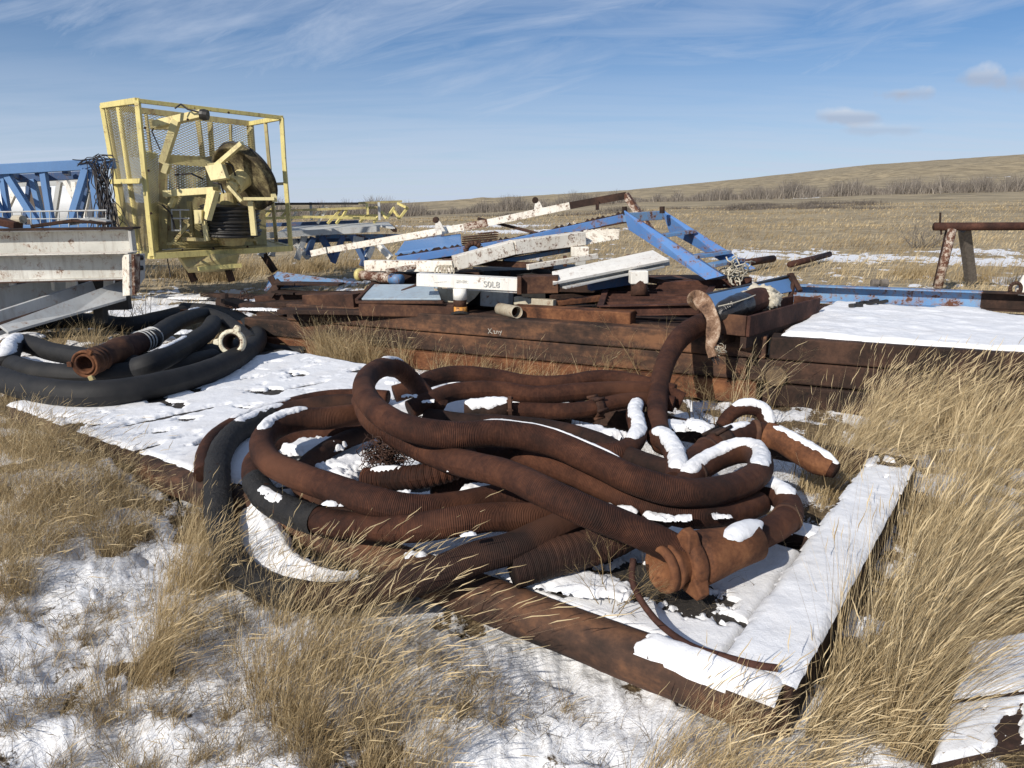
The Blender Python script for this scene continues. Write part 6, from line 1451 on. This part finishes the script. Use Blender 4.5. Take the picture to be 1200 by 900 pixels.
# ------------------------------------------------------------ weeds, bushes, far brush
def weed(name, label, cat, base, h, nst, spread, r0, mat='straw_grey', seed=0, depth=3, group=None, kind=None, lean=(0, 0)):
    rg = random.Random(seed); V = []; Fc = []
    def seg(a, b, ra, rb_):
        d = (b-a); 
        if d.length < 1e-5: return
        d.normalize(); s_ = d.cross(Vector((.3, .2, 1))).normalized(); u_ = s_.cross(d); k = len(V)
        for q, rr_ in ((a, ra), (b, rb_)):
            for i in range(3):
                V.append(tuple(q+s_*(math.cos(2.094*i)*rr_)+u_*(math.sin(2.094*i)*rr_)))
        for i in range(3): Fc.append((k+i, k+(i+1) % 3, k+3+(i+1) % 3, k+3+i))
    def grow(p, d, L, r, lev):
        n = 4; 
        for i in range(n):
            d = (d+Vector((rg.gauss(0, .16), rg.gauss(0, .16), rg.gauss(0, .08)))).normalized()
            q = p+d*L/n; seg(p, q, r, r*.82); r *= .82; p = q
            if lev > 0 and i > 0:
                for _ in range(rg.choice((1, 1, 2))):
                    dd = (d+Vector((rg.gauss(0, .75), rg.gauss(0, .75), rg.gauss(.1, .4)))).normalized(); grow(p, dd, L*rg.uniform(.35, .6), r*.7, lev-1)
    for i in range(nst):
        a = rg.uniform(0, 6.28); o = Vector(base)+Vector((math.cos(a), math.sin(a), 0))*rg.random()*spread*.35
        d = Vector((math.cos(a)*rg.random()*spread*1.6/h*.7+lean[0], math.sin(a)*rg.random()*spread*1.6/h*.7+lean[1], 1)).normalized()
        grow(o, d, h*rg.uniform(.6, 1.05), r0, depth)
    V = np.array(V); o = link_mesh(name, V, np.array(Fc, np.int32), M[mat], None, False, attr={'tone': np.clip(.4+(V[:, 2]-V[:, 2].min())*.3, 0, 1)})
    return tag(o, label, cat, group, kind)
WGp = 'dry branching weeds in front of the beam stack'
for i, (px, py, h, ns, sp_, lab) in enumerate(((760, 465, .55, 7, .35, 'dry branching weed left of the upright brown hose, against the stack'),
        (725, 462, .38, 6, .28, 'lower pale weed left of the taller one beside the upright hose'),
        (815, 500, .42, 8, .30, 'tangled grey weed right of the upright brown hose, below the strap'),
        (845, 505, .34, 7, .26, 'short grey weed just left of the tapered sleeve hose'),
        (905, 500, .48, 4, .22, 'thin pale weed branching in front of the round timber end'),
        (935, 560, .50, 3, .12, 'single thin grey stalk rising over the tapered sleeve'),
        (560, 452, .28, 8, .40, 'low pale tangle of weed behind the arched hoses'))):
    c = P(px, py, z=0); weed('dry_weed', lab, 'weed', (c.x, c.y, .0), h, ns, sp_, .0042, 'straw', 30+i, 3, WGp)
c = P(560, 452, z=0)
for i, (px, py, lab) in enumerate(((140, 385, 'dark dry weed in the snow behind the arching black hose'), (165, 380, 'second dark weed right of the first in the snow behind the black hose'))):
    c = P(px, py, z=0); weed('dry_weed', lab, 'weed', (c.x, c.y, 0), .42, 7, .4, .006, 'straw_grey', 50+i, 3)
c = P(720, 700, z=.25); weed('dry_weed', 'small pale weed lying on the snow left of the orange coupling', 'weed', (c.x, c.y, .22), .20, 9, .3, .0022, 'straw', 61, 3, lean=(.8, .3))
c = P(1078, 290, z=0); weed('bush', 'bare grey bush in the field left of the pipe stand', 'bush', (c.x, c.y, float(ground_z(c.x, c.y))), .95, 26, 1.3, .014, 'brush', 70, 3)
# dark brush in the middle distance
BR = Grass()
for k in range(26):
    s = rng.uniform(.27, .47) if k < 20 else rng.uniform(-.1, .25); y0 = rng.uniform(85, 125); x0 = s*y0; n = 420
    x = x0+rng.normal(0, rng.uniform(.7, 2.2), n); y = y0+rng.normal(0, .8, n)
    BR.blades(np.stack([x, y, ground_z(x, y)-.1], -1), rng.uniform(.25, 1.0, n)*rng.uniform(.6, 1.1), rng.normal(0, .5, (n, 2)), rng.uniform(.03, .07, n), rng.uniform(0, .35, n), 1.2, 2, 0, .1)
BR.build('brush', 'low dark brush scattered over the field in the middle distance', 'brush')
TL = Grass()
n = 60000
s = rng.uniform(-.75, 1.0, n); dn = fbm(s*22, s*0, 4, 77); yy = TREE_Y+rng.normal(0, 7, n)+10*np.sin(s*9)
x = s*yy; hgt = (.6+3.2*np.clip(dn*1.1, 0, 1)+3.0*np.clip((fbm(s*110, s*0+3, 3, 78)-.42)*3, 0, 1))*np.interp(s, [-.2, .1, .3, .7, 1], [1.0, .85, .8, 1.1, 1.2])*rng.uniform(.45, 1.1, n)
TL.blades(np.stack([x, yy, ground_z(x, yy)-.2], -1), hgt, rng.normal(0, .32, (n, 2)), rng.uniform(.07, .17, n), np.clip(rng.normal(.55, .25, n), 0, 1), 1.2, 3, 0, .06)
TL.build('brush', 'band of bare grey willows and trees running along the foot of the hill', 'brush')
for o in scene.objects:
    if o.parent is None and o.get('category') and not o.get('kind'): o['kind'] = 'thing'
